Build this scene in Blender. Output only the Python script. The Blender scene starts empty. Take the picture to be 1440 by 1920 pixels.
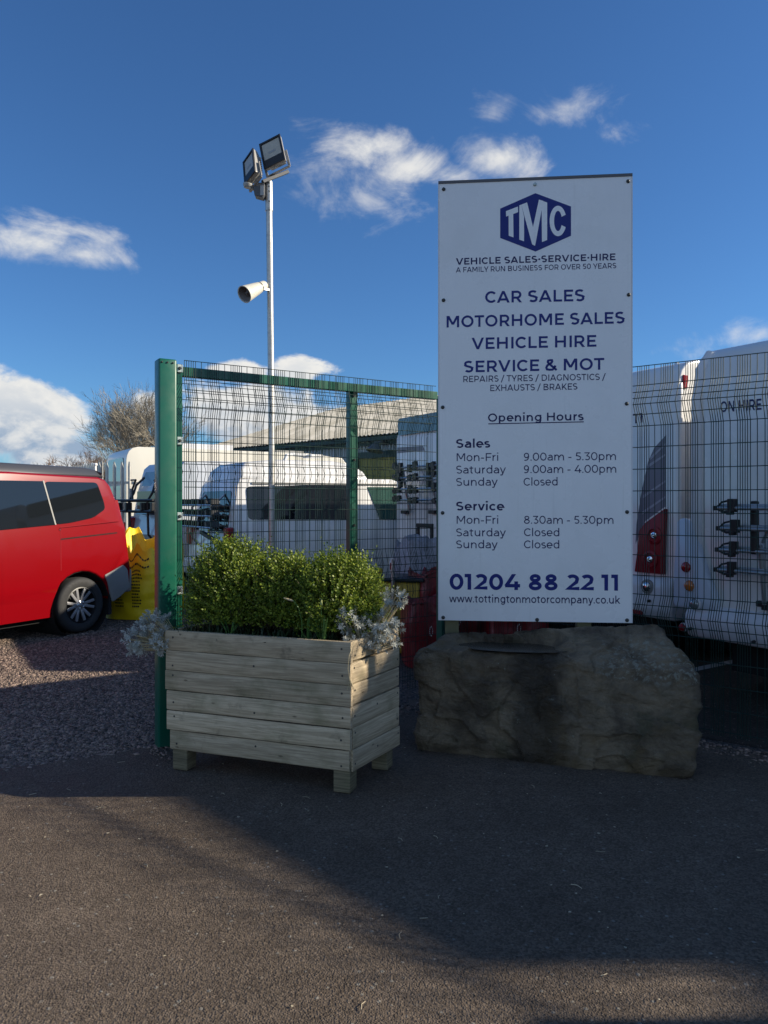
import bpy, bmesh, math, random
import numpy as np
from mathutils import Vector, Matrix, noise as mnoise

scene = bpy.context.scene
COL = scene.collection
R = math.radians
random.seed(7)
rng = np.random.default_rng(7)

# ------------------------------------------------------------------ camera
CAM_H, F_PX, CX, HY = 1.55, 1400.0, 720.0, 945.0
cam = bpy.data.cameras.new("camera")
cam.sensor_fit = 'VERTICAL'; cam.sensor_height = 24.0
cam.lens = 24.0 * F_PX / 1920.0
cam.shift_y = (HY - 960.0) / 1920.0
cam.clip_start = 0.05; cam.clip_end = 5000
camo = bpy.data.objects.new("camera", cam)
camo.location = (0, 0, CAM_H); camo.rotation_euler = (R(90), 0, 0)
COL.objects.link(camo); scene.camera = camo

# ------------------------------------------------------------------ light and exposure
SUN_EL, SUN_AZ = 25.0, 0.5           # azimuth measured from +X towards +Y
SUN_STRENGTH, SKY_STRENGTH, EXPOSURE = 5.0, 0.069, 0.62
sd = Vector((math.cos(R(SUN_EL)) * math.cos(R(SUN_AZ)), math.cos(R(SUN_EL)) * math.sin(R(SUN_AZ)), math.sin(R(SUN_EL))))
sl = bpy.data.lights.new("sun", 'SUN'); sl.energy = SUN_STRENGTH; sl.angle = R(0.53); sl.color = (1.0, 0.89, 0.71)
so = bpy.data.objects.new("sun", sl); so.rotation_euler = (-sd).to_track_quat('-Z', 'Y').to_euler()
so.location = (8, 0, 12); COL.objects.link(so)
scene.view_settings.view_transform = 'Standard'; scene.view_settings.look = 'None'
scene.view_settings.exposure = EXPOSURE; scene.view_settings.gamma = 1.0
scene.view_settings.use_curve_mapping = False


class NT:
    """small wrapper that strings shader nodes together"""
    def __init__(s, tree): s.t = tree; s.n = tree.nodes; s.l = tree.links
    def new(s, typ, **kw):
        n = s.n.new(typ)
        for k, v in kw.items(): setattr(n, k, v)
        return n
    def set(s, sock, v):
        if isinstance(v, bpy.types.NodeSocket): s.l.new(v, sock)
        else:
            try: sock.default_value = v
            except Exception: sock.default_value = (v[0], v[1], v[2], 1) if len(v) == 3 else v
    def m(s, op, a, b=None, c=None, clamp=False):
        n = s.n.new('ShaderNodeMath'); n.operation = op; n.use_clamp = clamp
        s.set(n.inputs[0], a)
        if b is not None: s.set(n.inputs[1], b)
        if c is not None: s.set(n.inputs[2], c)
        return n.outputs[0]
    def vm(s, op, a, b=None):
        n = s.n.new('ShaderNodeVectorMath'); n.operation = op
        s.set(n.inputs[0], a)
        if b is not None: s.set(n.inputs[1], b)
        return n.outputs[0]
    def mix(s, f, a, b, blend='MIX'):
        n = s.n.new('ShaderNodeMix'); n.data_type = 'RGBA'; n.blend_type = blend
        s.set(n.inputs[0], f); s.set(n.inputs[6], a); s.set(n.inputs[7], b)
        return n.outputs[2]
    def noise(s, vec, scale, detail=3, rough=0.55, dist=0.0):
        n = s.n.new('ShaderNodeTexNoise'); s.set(n.inputs['Vector'], vec)
        n.inputs['Scale'].default_value = scale; n.inputs['Detail'].default_value = detail
        n.inputs['Roughness'].default_value = rough; n.inputs['Distortion'].default_value = dist
        return n.outputs[0]
    def voro(s, vec, scale, feature='F1', out=0, rand=1.0):
        n = s.n.new('ShaderNodeTexVoronoi'); n.feature = feature; s.set(n.inputs['Vector'], vec)
        n.inputs['Scale'].default_value = scale; n.inputs['Randomness'].default_value = rand
        return n.outputs[out]
    def ss(s, v, lo, hi):
        n = s.n.new('ShaderNodeMapRange'); n.interpolation_type = 'SMOOTHSTEP'
        s.set(n.inputs[0], v); n.inputs[1].default_value = lo; n.inputs[2].default_value = hi
        return n.outputs[0]
    def mr(s, v, lo, hi, a, b):
        n = s.n.new('ShaderNodeMapRange'); s.set(n.inputs[0], v)
        n.inputs[1].default_value = lo; n.inputs[2].default_value = hi; n.inputs[3].default_value = a; n.inputs[4].default_value = b
        return n.outputs[0]
    def scale(s, vec, sc):
        n = s.n.new('ShaderNodeMapping'); s.set(n.inputs[0], vec); n.inputs['Scale'].default_value = sc
        return n.outputs[0]
    def bump(s, h, strength, dist=0.01, normal=None):
        n = s.n.new('ShaderNodeBump'); s.set(n.inputs['Height'], h)
        n.inputs['Strength'].default_value = strength; n.inputs['Distance'].default_value = dist
        if normal is not None: s.set(n.inputs['Normal'], normal)
        return n.outputs[0]


# ------------------------------------------------------------------ sky
def build_world():
    w = bpy.data.worlds.new("World"); scene.world = w; w.use_nodes = True
    t = NT(w.node_tree); t.n.clear()
    out = t.new('ShaderNodeOutputWorld'); bg = t.new('ShaderNodeBackground')
    sky = t.new('ShaderNodeTexSky'); sky.sky_type = 'NISHITA'; sky.sun_disc = False
    sky.sun_elevation = R(SUN_EL); sky.sun_rotation = R(90 - SUN_AZ)
    sky.air_density = 1.0; sky.dust_density = 0.25; sky.ozone_density = 2.5; sky.altitude = 100
    d = t.new('ShaderNodeTexCoord').outputs['Generated']
    sep = t.new('ShaderNodeSeparateXYZ'); t.l.new(d, sep.inputs[0])
    x, y, z = sep.outputs
    az = t.m('ARCTAN2', x, y); el = t.m('ARCSINE', z)
    n1 = t.noise(t.scale(d, (1, 1, 1.8)), 7.5, 9, 0.62, 0.7)
    n2 = t.noise(t.scale(d, (1, 1, 1.5)), 26.0, 5, 0.6, 0.2)
    nz = t.m('ADD', t.m('MULTIPLY', t.m('SUBTRACT', n1, 0.5), 1.9), t.m('MULTIPLY', t.m('SUBTRACT', n2, 0.5), 0.55))
    def blob(px, py, rx, ry, amp=1.0):
        a = math.atan((px - CX) / F_PX); e = math.atan((HY - py) / F_PX * math.cos(a))
        dx = t.m('MULTIPLY', t.m('SUBTRACT', az, a), F_PX / rx); dy = t.m('MULTIPLY', t.m('SUBTRACT', el, e), F_PX / ry)
        r = t.m('SQRT', t.m('ADD', t.m('MULTIPLY', dx, dx), t.m('MULTIPLY', dy, dy)))
        return t.m('MULTIPLY', t.m('SUBTRACT', 1.0, r), amp)
    puffy = [(70, 458, 150, 44, 1.0), (150, 478, 95, 30, .8), (680, 278, 120, 40, .78), (775, 315, 85, 40, .72), (850, 330, 80, 26, .62), (945, 298, 105, 44, .88)]
    thin = [(215, 490, 60, 22, .3), (640, 300, 120, 60, .45), (690, 372, 150, 48, .5), (740, 350, 130, 50, .5), (1068, 200, 115, 42, .62), (925, 203, 60, 32, .5),
            (1145, 255, 60, 28, .35), (1255, 655, 70, 24, .42), (1420, 628, 60, 24, .5)]
    thick = [(15, 780, 150, 88, 1.3), (110, 850, 125, 45, 1.0), (445, 698, 75, 28, 1.0), (560, 696, 70, 36, .9), (470, 775, 190, 80, 1.0), (285, 765, 55, 36, .8),
             (-320, 780, 300, 110, 1.2), (1850, 740, 260, 80, 1.0)]
    def mx(lst):
        v = blob(*lst[0])
        for b in lst[1:]: v = t.m('MAXIMUM', v, blob(*b))
        return v
    a1 = t.ss(t.m('ADD', mx(thin), t.m('MULTIPLY', nz, 1.2)), 0.10, 1.1)
    a2 = t.ss(t.m('ADD', mx(thick), t.m('MULTIPLY', nz, 0.8)), 0.12, 0.42)
    # bright bluish cloud added behind the camera as fill light
    gen = t.m('MULTIPLY', t.ss(t.m('ADD', t.noise(t.scale(d, (1, 1, 2.2)), 2.6, 7, 0.6), t.m('MULTIPLY', t.ss(z, .75, .1), .22)), 0.48, 0.72), t.ss(y, 0.0, -0.35))
    a3 = t.m('MULTIPLY', t.ss(t.m('ADD', mx(puffy), t.m('MULTIPLY', nz, 1.3)), 0.05, 1.05), .92)
    a1 = t.m('MAXIMUM', t.m('MULTIPLY', a1, 0.72), a3)
    al = t.m('MAXIMUM', t.m('MAXIMUM', a1, a2), t.m('MULTIPLY', gen, 0.9), clamp=True)
    al = t.m('MULTIPLY', al, t.ss(z, -0.01, 0.01))
    shade = t.ss(t.m('ADD', n1, t.m('MULTIPLY', t.m('SUBTRACT', n2, .5), .6)), 0.36, 0.62)
    low = t.m('MULTIPLY', a2, t.ss(el, 0.15, 0.05))
    ccol = t.mix(t.m('ADD', t.m('MULTIPLY', t.m('SUBTRACT', 1.0, shade), t.m('MULTIPLY_ADD', low, 0.65, 0.25)), t.m('MULTIPLY', low, .30), clamp=True), (8.2, 8.1, 7.8, 1), (3.0, 4.0, 5.4, 1))
    grade = t.mix(1.0, sky.outputs[0], (SKYTINT[0], SKYTINT[1], SKYTINT[2], 1), 'MULTIPLY')
    ccol = t.mix(t.ss(y, 0.0, -0.2), ccol, (5.2, 7.0, 9.6, 1))
    fin = t.mix(al, grade, ccol)
    t.l.new(fin, bg.inputs[0]); bg.inputs[1].default_value = SKY_STRENGTH
    t.l.new(bg.outputs[0], out.inputs[0])
SKYTINT = (0.50, 0.84, 1.22)
build_world()


# ------------------------------------------------------------------ positions
def at(px, py, Y):
    return Vector(((px - CX) / F_PX * Y, Y, CAM_H + (HY - py) / F_PX * Y))
def on_plane(px, py, p0, n):
    o = Vector((0, 0, CAM_H)); d = Vector(((px - CX) / F_PX, 1, (HY - py) / F_PX))
    k = (Vector(p0) - o).dot(Vector(n)) / d.dot(Vector(n))
    return o + d * k
class Frame:
    """a place: origin and heading; local x right, y forward, z up"""
    def __init__(s, o, ang): s.o = Vector(o); s.a = ang; s.M = Matrix.Translation(s.o) @ Matrix.Rotation(ang, 4, 'Z'); s.I = s.M.inverted()
    def rear(s, px, py, y=0.0):
        n = s.M.to_3x3() @ Vector((0, 1, 0)); p = on_plane(px, py, s.M @ Vector((0, y, 0)), n); q = s.I @ p
        return q.x, q.z
    def side(s, px, py, x):
        n = s.M.to_3x3() @ Vector((1, 0, 0)); p = on_plane(px, py, s.M @ Vector((x, 0, 0)), n); q = s.I @ p
        return q.y, q.z


# ------------------------------------------------------------------ objects and meshes
def tag(o, label=None, cat=None, group=None, kind=None):
    if label: o['label'] = label
    if cat: o['category'] = cat
    if group: o['group'] = group
    if kind: o['kind'] = kind
    return o
def thing(name, label, cat, fr=None, loc=(0, 0, 0), rot=0.0, group=None):
    o = bpy.data.objects.new(name, None); COL.objects.link(o)
    o.empty_display_size = 0.2
    if fr is not None: o.location = fr.o; o.rotation_euler = (0, 0, fr.a)
    else: o.location = loc; o.rotation_euler = (0, 0, rot)
    return tag(o, label, cat, group)
def copy_tree(o, parent=None):
    c = o.copy(); COL.objects.link(c); c.parent = parent
    for ch in list(o.children): copy_tree(ch, c)
    return c

class MB:
    def __init__(s, M=None): s.v = []; s.f = []; s.mi = []; s.M = M or Matrix.Identity(4); s.k = 0
    def add(s, vs, fs):
        b = len(s.v); M = s.M
        s.v += [tuple(M @ Vector(p)) for p in vs]
        s.f += [tuple(b + i for i in f) for f in fs]; s.mi += [s.k] * len(fs)
    def box(s, c, d, rot=None):
        x, y, z = d[0] / 2, d[1] / 2, d[2] / 2
        vs = [Vector((sx * x, sy * y, sz * z)) for sx in (-1, 1) for sy in (-1, 1) for sz in (-1, 1)]
        if rot is not None: vs = [rot @ p for p in vs]
        vs = [p + Vector(c) for p in vs]
        s.add(vs, [(0, 1, 3, 2), (4, 6, 7, 5), (0, 4, 5, 1), (2, 3, 7, 6), (0, 2, 6, 4), (1, 5, 7, 3)])
    def bar(s, a, b, w, h=None, up=(0, 0, 1)):
        a = Vector(a); b = Vector(b); h = h or w; d = (b - a)
        if d.length < 1e-7: return
        d.normalize(); u = Vector(up)
        if abs(u.dot(d)) > .98: u = Vector((1, 0, 0))
        sx = d.cross(u).normalized(); sy = sx.cross(d)
        q = []
        for p in (a, b):
            for i, j in ((-1, -1), (1, -1), (1, 1), (-1, 1)): q.append(p + sx * (i * w / 2) + sy * (j * h / 2))
        s.add(q, [(0, 1, 2, 3)[::-1], (4, 5, 6, 7), (0, 1, 5, 4), (1, 2, 6, 5), (2, 3, 7, 6), (3, 0, 4, 7)])
    def tube(s, pts, r, n=8, caps=True):
        pts = [Vector(p) for p in pts]; m = len(pts)
        rs = r if isinstance(r, (list, tuple)) else [r] * m
        ring = []; vs = []; fs = []; prev = None
        for i in range(m):
            d = (pts[min(i + 1, m - 1)] - pts[max(i - 1, 0)])
            if d.length < 1e-9: d = Vector((0, 0, 1))
            d.normalize()
            if prev is None:
                u = Vector((0, 0, 1)) if abs(d.z) < .9 else Vector((1, 0, 0))
            else: u = prev
            sx = d.cross(u).normalized(); sy = sx.cross(d).normalized(); prev = sy
            for k in range(n):
                a = 2 * math.pi * k / n
                vs.append(pts[i] + sx * (math.cos(a) * rs[i]) + sy * (math.sin(a) * rs[i]))
        for i in range(m - 1):
            for k in range(n):
                fs.append((i * n + k, i * n + (k + 1) % n, (i + 1) * n + (k + 1) % n, (i + 1) * n + k))
        if caps: fs.append(tuple(range(n))[::-1]); fs.append(tuple((m - 1) * n + k for k in range(n)))
        s.add(vs, fs)
    def lathe(s, prof, c, axis, n=24, closed=False, caps=True):
        """prof: list of (radius, along)"""
        ax = Vector(axis).normalized(); u = Vector((0, 0, 1)) if abs(ax.z) < .9 else Vector((1, 0, 0))
        sx = ax.cross(u).normalized(); sy = sx.cross(ax); c = Vector(c); vs = []; fs = []; m = len(prof)
        for (r, t) in prof:
            for k in range(n):
                a = 2 * math.pi * k / n
                vs.append(c + ax * t + sx * (math.cos(a) * r) + sy * (math.sin(a) * r))
        for i in range(m if closed else m - 1):
            j = (i + 1) % m
            for k in range(n): fs.append((i * n + k, i * n + (k + 1) % n, j * n + (k + 1) % n, j * n + k))
        if not closed and caps:
            fs.append(tuple(range(n))[::-1]); fs.append(tuple((m - 1) * n + k for k in range(n)))
        s.add(vs, fs)
    def prism(s, poly, fn0, fn1):
        """poly of 2-D points; fn0, fn1 map a 2-D point to the two ends"""
        n = len(poly); vs = [fn0(p) for p in poly] + [fn1(p) for p in poly]
        s.add(vs, [tuple(range(n))[::-1], tuple(range(n, 2 * n))] + [(i, (i + 1) % n, n + (i + 1) % n, n + i) for i in range(n)])
    def build(s, name, mats, parent=None, smooth=None, bevel=0, seg=2, recalc=True):
        me = bpy.data.meshes.new(name); me.from_pydata(s.v, [], s.f); me.update()
        if not isinstance(mats, (list, tuple)): mats = [mats]
        for m in mats: me.materials.append(m)
        me.polygons.foreach_set('material_index', s.mi)
        if recalc or bevel:
            bm = bmesh.new(); bm.from_mesh(me)
            bmesh.ops.recalc_face_normals(bm, faces=bm.faces)
            if bevel:
                es = [e for e in bm.edges if len(e.link_faces) == 2 and e.calc_face_angle(0) > R(30)]
                bmesh.ops.bevel(bm, geom=es, offset=bevel, segments=seg, profile=0.5, affect='EDGES', clamp_overlap=True)
            bm.to_mesh(me); bm.free()
        if smooth is not None:
            me.polygons.foreach_set('use_smooth', [True] * len(me.polygons)); me.set_sharp_from_angle(angle=R(smooth))
        me.update()
        o = bpy.data.objects.new(name, me); COL.objects.link(o)
        if parent is not None: o.parent = parent
        return o

def np_mesh(name, V, Fq, mat, parent=None, smooth=False):
    """V (n,3), F (m,k) arrays"""
    me = bpy.data.meshes.new(name); k = Fq.shape[1]
    me.vertices.add(len(V)); me.vertices.foreach_set('co', np.ascontiguousarray(V, dtype=np.float32).ravel())
    me.loops.add(Fq.size); me.loops.foreach_set('vertex_index', np.ascontiguousarray(Fq, dtype=np.int32).ravel())
    me.polygons.add(len(Fq)); me.polygons.foreach_set('loop_start', np.arange(0, Fq.size, k, dtype=np.int32))
    me.polygons.foreach_set('loop_total', np.full(len(Fq), k, dtype=np.int32))
    if smooth: me.polygons.foreach_set('use_smooth', np.ones(len(Fq), dtype=bool))
    me.materials.append(mat); me.update(calc_edges=True); me.validate()
    o = bpy.data.objects.new(name, me); COL.objects.link(o)
    if parent is not None: o.parent = parent
    return o


# ------------------------------------------------------------------ materials
def pmat(name, col, rough=0.5, metal=0.0, var=0.0, vscale=6.0, bump=0.0, bscale=80.0, coat=0.0, spec=0.5, dirt=None, dirt_amt=0.0, dscale=3.0, island=0.0):
    m = bpy.data.materials.new(name); m.use_nodes = True; t = NT(m.node_tree)
    b = t.n['Principled BSDF']; co = t.new('ShaderNodeTexCoord').outputs['Object']
    c = (col[0], col[1], col[2], 1)
    if var:
        nz = t.noise(co, vscale, 4, 0.6)
        c = t.mix(nz, tuple(x * (1 - var) for x in col) + (1,), tuple(min(1, x * (1 + var)) for x in col) + (1,))
    if island:
        g = t.new('ShaderNodeNewGeometry').outputs['Random Per Island']
        hv = t.new('ShaderNodeHueSaturation'); t.set(hv.inputs['Color'], c); t.set(hv.inputs['Value'], t.mr(g, 0, 1, 1 - island, 1 + island)); c = hv.outputs[0]
    if dirt is not None:
        f = t.m('MULTIPLY', t.ss(t.noise(co, dscale, 6, 0.65), 0.45, 0.75), dirt_amt)
        c = t.mix(f, c, tuple(dirt) + (1,))
    t.set(b.inputs['Base Color'], c)
    rn = t.mr(t.noise(co, vscale * 2.3, 4, .6), .3, .7, max(0, rough - .06 * (1 if var or dirt else 0)), min(1, rough + .08 * (1 if var or dirt else 0)))
    t.set(b.inputs['Roughness'], rn if (var or dirt) else rough)
    b.inputs['Metallic'].default_value = metal; b.inputs['Specular IOR Level'].default_value = spec
    if coat: b.inputs['Coat Weight'].default_value = coat; b.inputs['Coat Roughness'].default_value = 0.03
    if bump: t.set(b.inputs['Normal'], t.bump(t.noise(co, bscale, 4, .6), bump, 0.01))
    return m

def leaf_mat(name, c1, c2, rough=0.45, trans=0.3, spec=0.5):
    m = bpy.data.materials.new(name); m.use_nodes = True; t = NT(m.node_tree)
    b = t.n['Principled BSDF']; out = t.n['Material Output']
    g = t.new('ShaderNodeNewGeometry').outputs['Random Per Island']
    c = t.mix(g, c1 + (1,), c2 + (1,))
    t.set(b.inputs['Base Color'], c); b.inputs['Roughness'].default_value = rough; b.inputs['Specular IOR Level'].default_value = spec
    tr = t.new('ShaderNodeBsdfTranslucent'); t.set(tr.inputs[0], c)
    mx = t.new('ShaderNodeMixShader'); mx.inputs[0].default_value = trans
    t.l.new(b.outputs[0], mx.inputs[1]); t.l.new(tr.outputs[0], mx.inputs[2]); t.l.new(mx.outputs[0], out.inputs[0])
    return m

def wood_mat(name, light, dark, axis=0):
    m = bpy.data.materials.new(name); m.use_nodes = True; t = NT(m.node_tree)
    b = t.n['Principled BSDF']; co = t.new('ShaderNodeTexCoord').outputs['Object']
    g = t.new('ShaderNodeNewGeometry').outputs['Random Per Island']
    sh = t.vm('ADD', co, t.vm('SCALE', (7.3, 3.1, 5.7)))
    cmb = t.new('ShaderNodeCombineXYZ')
    for i in range(3): t.set(cmb.inputs[i], t.m('MULTIPLY', g, 13.7 + 5 * i))
    v = t.vm('ADD', co, cmb.outputs[0])
    sc = [1.2, 1.2, 22.0]; sc2 = [5, 5, 150.0]
    grain = t.noise(t.scale(v, sc), 2.2, 7, 0.62, 1.6)
    fine = t.noise(t.scale(v, sc2), 1.5, 4, 0.6, 0.3)
    blot = t.noise(v, 3.2, 5, 0.6)
    kn = t.voro(t.scale(v, (1, 1, 2.6)), 5.0)
    knot = t.ss(kn, 0.10, 0.03)
    c = t.mix(t.ss(grain, 0.36, 0.66), tuple(dark) + (1,), tuple(light) + (1,))
    c = t.mix(t.m('MULTIPLY', t.ss(fine, .45, .75), .35), c, tuple(x * .45 for x in dark) + (1,))
    c = t.mix(t.m('MULTIPLY', t.ss(blot, .50, .72), .55), c, (0.155, 0.150, 0.075, 1))
    c = t.mix(t.m('MULTIPLY', t.ss(t.noise(v, 7.0, 6, .65), .58, .78), .6), c, (0.055, 0.05, 0.035, 1))
    c = t.mix(t.m('MULTIPLY', knot, .65), c, (0.06, 0.042, 0.025, 1))
    hv = t.new('ShaderNodeHueSaturation'); t.set(hv.inputs['Color'], c); t.set(hv.inputs['Value'], t.mr(g, 0, 1, .82, 1.15)); c = hv.outputs[0]
    t.set(b.inputs['Base Color'], c); b.inputs['Roughness'].default_value = 0.78; b.inputs['Specular IOR Level'].default_value = 0.3
    t.set(b.inputs['Normal'], t.bump(t.m('ADD', grain, t.m('MULTIPLY', fine, .6)), 0.35, 0.004))
    return m

def asphalt_mat(name, base=0.086):
    m = bpy.data.materials.new(name); m.use_nodes = True; t = NT(m.node_tree)
    b = t.n['Principled BSDF']; co = t.new('ShaderNodeTexCoord').outputs['Object']
    v1 = t.new('ShaderNodeTexVoronoi'); t.set(v1.inputs['Vector'], co); v1.inputs['Scale'].default_value = 125
    v2 = t.new('ShaderNodeTexVoronoi'); t.set(v2.inputs['Vector'], co); v2.inputs['Scale'].default_value = 60
    sepc = t.new('ShaderNodeSeparateColor'); t.l.new(v1.outputs['Color'], sepc.inputs[0])
    sep2 = t.new('ShaderNodeSeparateColor'); t.l.new(v2.outputs['Color'], sep2.inputs[0])
    big = t.noise(co, 1.3, 5, .6); mid = t.noise(co, 9.0, 4, .6)
    c = t.mix(sepc.outputs[0], (base * .78, base * .60, base * .45, 1), (base * 1.72, base * 1.34, base * 1.02, 1))
    stone = t.m('MULTIPLY', t.ss(sep2.outputs[1], 0.955, 0.985), t.ss(v2.outputs['Distance'], .55, .30))
    c = t.mix(stone, c, (0.19, 0.175, 0.15, 1))
    spk = t.m('MULTIPLY', t.ss(sepc.outputs[2], 0.982, 0.995), t.ss(v1.outputs['Distance'], .45, .2))
    c = t.mix(spk, c, (0.30, 0.28, 0.25, 1))
    hv = t.new('ShaderNodeHueSaturation'); t.set(hv.inputs['Color'], c)
    t.set(hv.inputs['Value'], t.m('MULTIPLY', t.mr(big, .3, .7, .78, 1.2), t.mr(mid, .3, .7, .88, 1.12)))
    t.set(b.inputs['Base Color'], hv.outputs[0])
    t.set(b.inputs['Roughness'], t.mr(big, .3, .7, .62, .84)); b.inputs['Specular IOR Level'].default_value = 0.18
    h = t.m('ADD', t.m('MULTIPLY', t.ss(v1.outputs['Distance'], .65, .1), .7), t.m('MULTIPLY', t.ss(v2.outputs['Distance'], .6, .1), .6))
    t.set(b.inputs['Normal'], t.bump(h, 0.8, 0.004))
    return m

def gravel_mat(name):
    m = bpy.data.materials.new(name); m.use_nodes = True; t = NT(m.node_tree)
    b = t.n['Principled BSDF']; co = t.new('ShaderNodeTexCoord').outputs['Object']
    v1 = t.new('ShaderNodeTexVoronoi'); t.set(v1.inputs['Vector'], co); v1.inputs['Scale'].default_value = 42
    sepc = t.new('ShaderNodeSeparateColor'); t.l.new(v1.outputs['Color'], sepc.inputs[0])
    c = t.mix(sepc.outputs[0], (.05, .040, .034, 1), (.20, .16, .13, 1))
    c = t.mix(t.ss(v1.outputs['Distance'], .35, .75), c, (.03, .027, .024, 1))
    c = t.mix(t.m('MULTIPLY', t.ss(t.noise(co, 1.1, 4, .6), .45, .7), .5), c, (.06, .052, .045, 1))
    t.set(b.inputs['Base Color'], c); b.inputs['Roughness'].default_value = .85
    t.set(b.inputs['Normal'], t.bump(t.ss(v1.outputs['Distance'], .7, .05), 1.0, 0.02))
    return m

def rock_mat(name):
    m = bpy.data.materials.new(name); m.use_nodes = True; t = NT(m.node_tree)
    b = t.n['Principled BSDF']; co = t.new('ShaderNodeTexCoord').outputs['Object']
    sep = t.new('ShaderNodeSeparateXYZ'); t.l.new(co, sep.inputs[0]); x, y, z = sep.outputs
    n1 = t.noise(co, 3.2, 7, .65, .5); n2 = t.noise(co, 15, 6, .7, .3); n3 = t.noise(co, 60, 4, .6)
    c = t.mix(t.ss(n1, .35, .65), (.085, .064, .041, 1), (.265, .205, .13, 1))
    c = t.mix(t.m('MULTIPLY', t.ss(n2, .52, .7), .55), c, (.165, .135, .085, 1))
    och = t.m('MULTIPLY', t.ss(t.noise(co, 2.1, 4, .6, .8), .54, .68), .6)
    c = t.mix(och, c, (.17, .115, .045, 1))
    moss = t.m('MULTIPLY', t.ss(t.noise(t.vm('ADD', co, (3, 1, 7)), 3.0, 6, .7), .52, .68), .55)
    c = t.mix(moss, c, (.062, .066, .030, 1))
    # a dark wet run down the middle of the front
    wx = t.m('ADD', x, t.m('MULTIPLY', t.m('SUBTRACT', t.noise(co, 5, 4, .6), .5), .28))
    wet = t.m('MULTIPLY', t.ss(t.m('ABSOLUTE', t.m('SUBTRACT', wx, .74)), .22, .06), t.ss(y, .34, .20))
    c = t.mix(t.m('MULTIPLY', wet, .62), c, (.012, .012, .013, 1))
    # lichen: thick on the top near the right front edge, scattered spots elsewhere
    vd = t.voro(co, 34); vd2 = t.voro(t.vm('ADD', co, t.vm('SCALE', t.vm('ADD', co, (0, 0, 0)))), 24)
    cl = t.noise(co, 5.0, 5, .65)
    patch = t.m('MULTIPLY', t.ss(t.m('ADD', t.m('ADD', x, t.m('MULTIPLY', cl, .8)), t.m('MULTIPLY', y, -.2)), 1.34, 1.60), t.ss(z, .47, .54))
    patch = t.m('MULTIPLY', patch, t.ss(t.m('ADD', y, t.m('MULTIPLY', cl, -.3)), .20, .02))
    ln = t.noise(co, 30, 6, .72, .4)
    lic = t.m('MULTIPLY', patch, t.ss(ln, .50, .60))
    spots = t.m('MULTIPLY', t.ss(t.noise(t.vm('ADD', co, (2, 9, 4)), 26, 5, .7, .5), .63, .69), t.ss(t.noise(co, 3.8, 3, .5), .47, .60))
    c = t.mix(t.m('MULTIPLY', t.m('MAXIMUM', lic, spots), .85), c, (.30, .30, .24, 1))
    t.set(b.inputs['Base Color'], c)
    t.set(b.inputs['Roughness'], t.m('SUBTRACT', t.mr(n2, .3, .7, .55, .8), t.m('MULTIPLY', wet, .3)))
    h = t.m('ADD', t.m('MULTIPLY', n2, .8), t.m('MULTIPLY', n3, .35)); h = t.m('ADD', h, t.m('MULTIPLY', t.noise(t.scale(co, (1, 1, 2.4)), 9, 8, .75, 1.2), .9))
    t.set(b.inputs['Normal'], t.bump(h, 1.0, 0.045))
    return m

def roof_mat(name):
    m = bpy.data.materials.new(name); m.use_nodes = True; t = NT(m.node_tree)
    b = t.n['Principled BSDF']; co = t.new('ShaderNodeTexCoord').outputs['Object']
    n1 = t.noise(t.scale(co, (1, .25, 1)), 1.2, 6, .65); n2 = t.noise(co, 7, 5, .6)
    c = t.mix(t.ss(n1, .35, .65), (.46, .42, .33, 1), (.66, .61, .51, 1))
    c = t.mix(t.m('MULTIPLY', t.ss(n2, .52, .75), .5), c, (.16, .15, .10, 1))
    t.set(b.inputs['Base Color'], c); b.inputs['Roughness'].default_value = .8
    return m

M_GREEN = pmat("green_powder_coat", (.003, .095, .058), .36, var=.10, vscale=5, coat=.12, dirt=(.05, .09, .07), dirt_amt=.25, dscale=7)
M_WIRE = pmat("green_wire", (.005, .030, .024), .45, spec=.4)
M_GALV = pmat("galvanised_steel", (.46, .45, .42), .42, metal=.75, var=.25, vscale=25, dirt=(.22, .21, .19), dirt_amt=.5, dscale=14)
M_BOLT = pmat("dark_bolt", (.05, .052, .05), .45, metal=.4)
M_BOLTP = pmat("bolt_plate", (.45, .52, .50), .4, metal=.3)
M_SIGN = pmat("sign_white", (.80, .80, .80), .28, var=.035, vscale=1.6, dirt=(.52, .52, .47), dirt_amt=.16, dscale=2.6)
def sign_weather(m):
    t = NT(m.node_tree); b = t.n['Principled BSDF']; co = t.new('ShaderNodeTexCoord').outputs['Object']
    old = b.inputs['Base Color'].links[0].from_socket
    st = t.noise(t.scale(co, (14, 1, .55)), 2.2, 5, .62, .15); bl = t.noise(co, 1.7, 4, .6)
    f = t.m('MULTIPLY', t.ss(st, .53, .78), t.m('MULTIPLY', t.ss(bl, .40, .68), .30))
    c = t.mix(f, old, (.38, .39, .36, 1)); t.l.new(c, b.inputs['Base Color'])
sign_weather(M_SIGN)
M_SIGNEDGE = pmat("sign_edge", (.09, .09, .10), .5)
M_NAVY = pmat("navy_vinyl", (.007, .018, .17), .4, spec=.3)
M_NAVYTXT = pmat("dark_navy_vinyl", (.007, .010, .085), .4, spec=.3)
M_ASPH = asphalt_mat("asphalt")
M_GRAV = gravel_mat("gravel_bed")
M_STONE = pmat("gravel_stone", (.185, .135, .108), .8, var=.15, vscale=50, island=.75)
M_ROCK = rock_mat("weathered_sandstone")
M_WOOD = wood_mat("weathered_timber", (.56, .455, .31), (.36, .285, .185))
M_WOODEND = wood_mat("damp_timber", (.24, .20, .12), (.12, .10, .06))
M_POST = pmat("treated_post", (.15, .14, .075), .8, var=.3, vscale=12)
M_SOIL = pmat("soil", (.022, .017, .012), .95, var=.5, vscale=40, bump=.8, bscale=60)
M_RED = pmat("red_paint", (.205, .0012, .004), .26, coat=.55, spec=.25)
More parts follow.
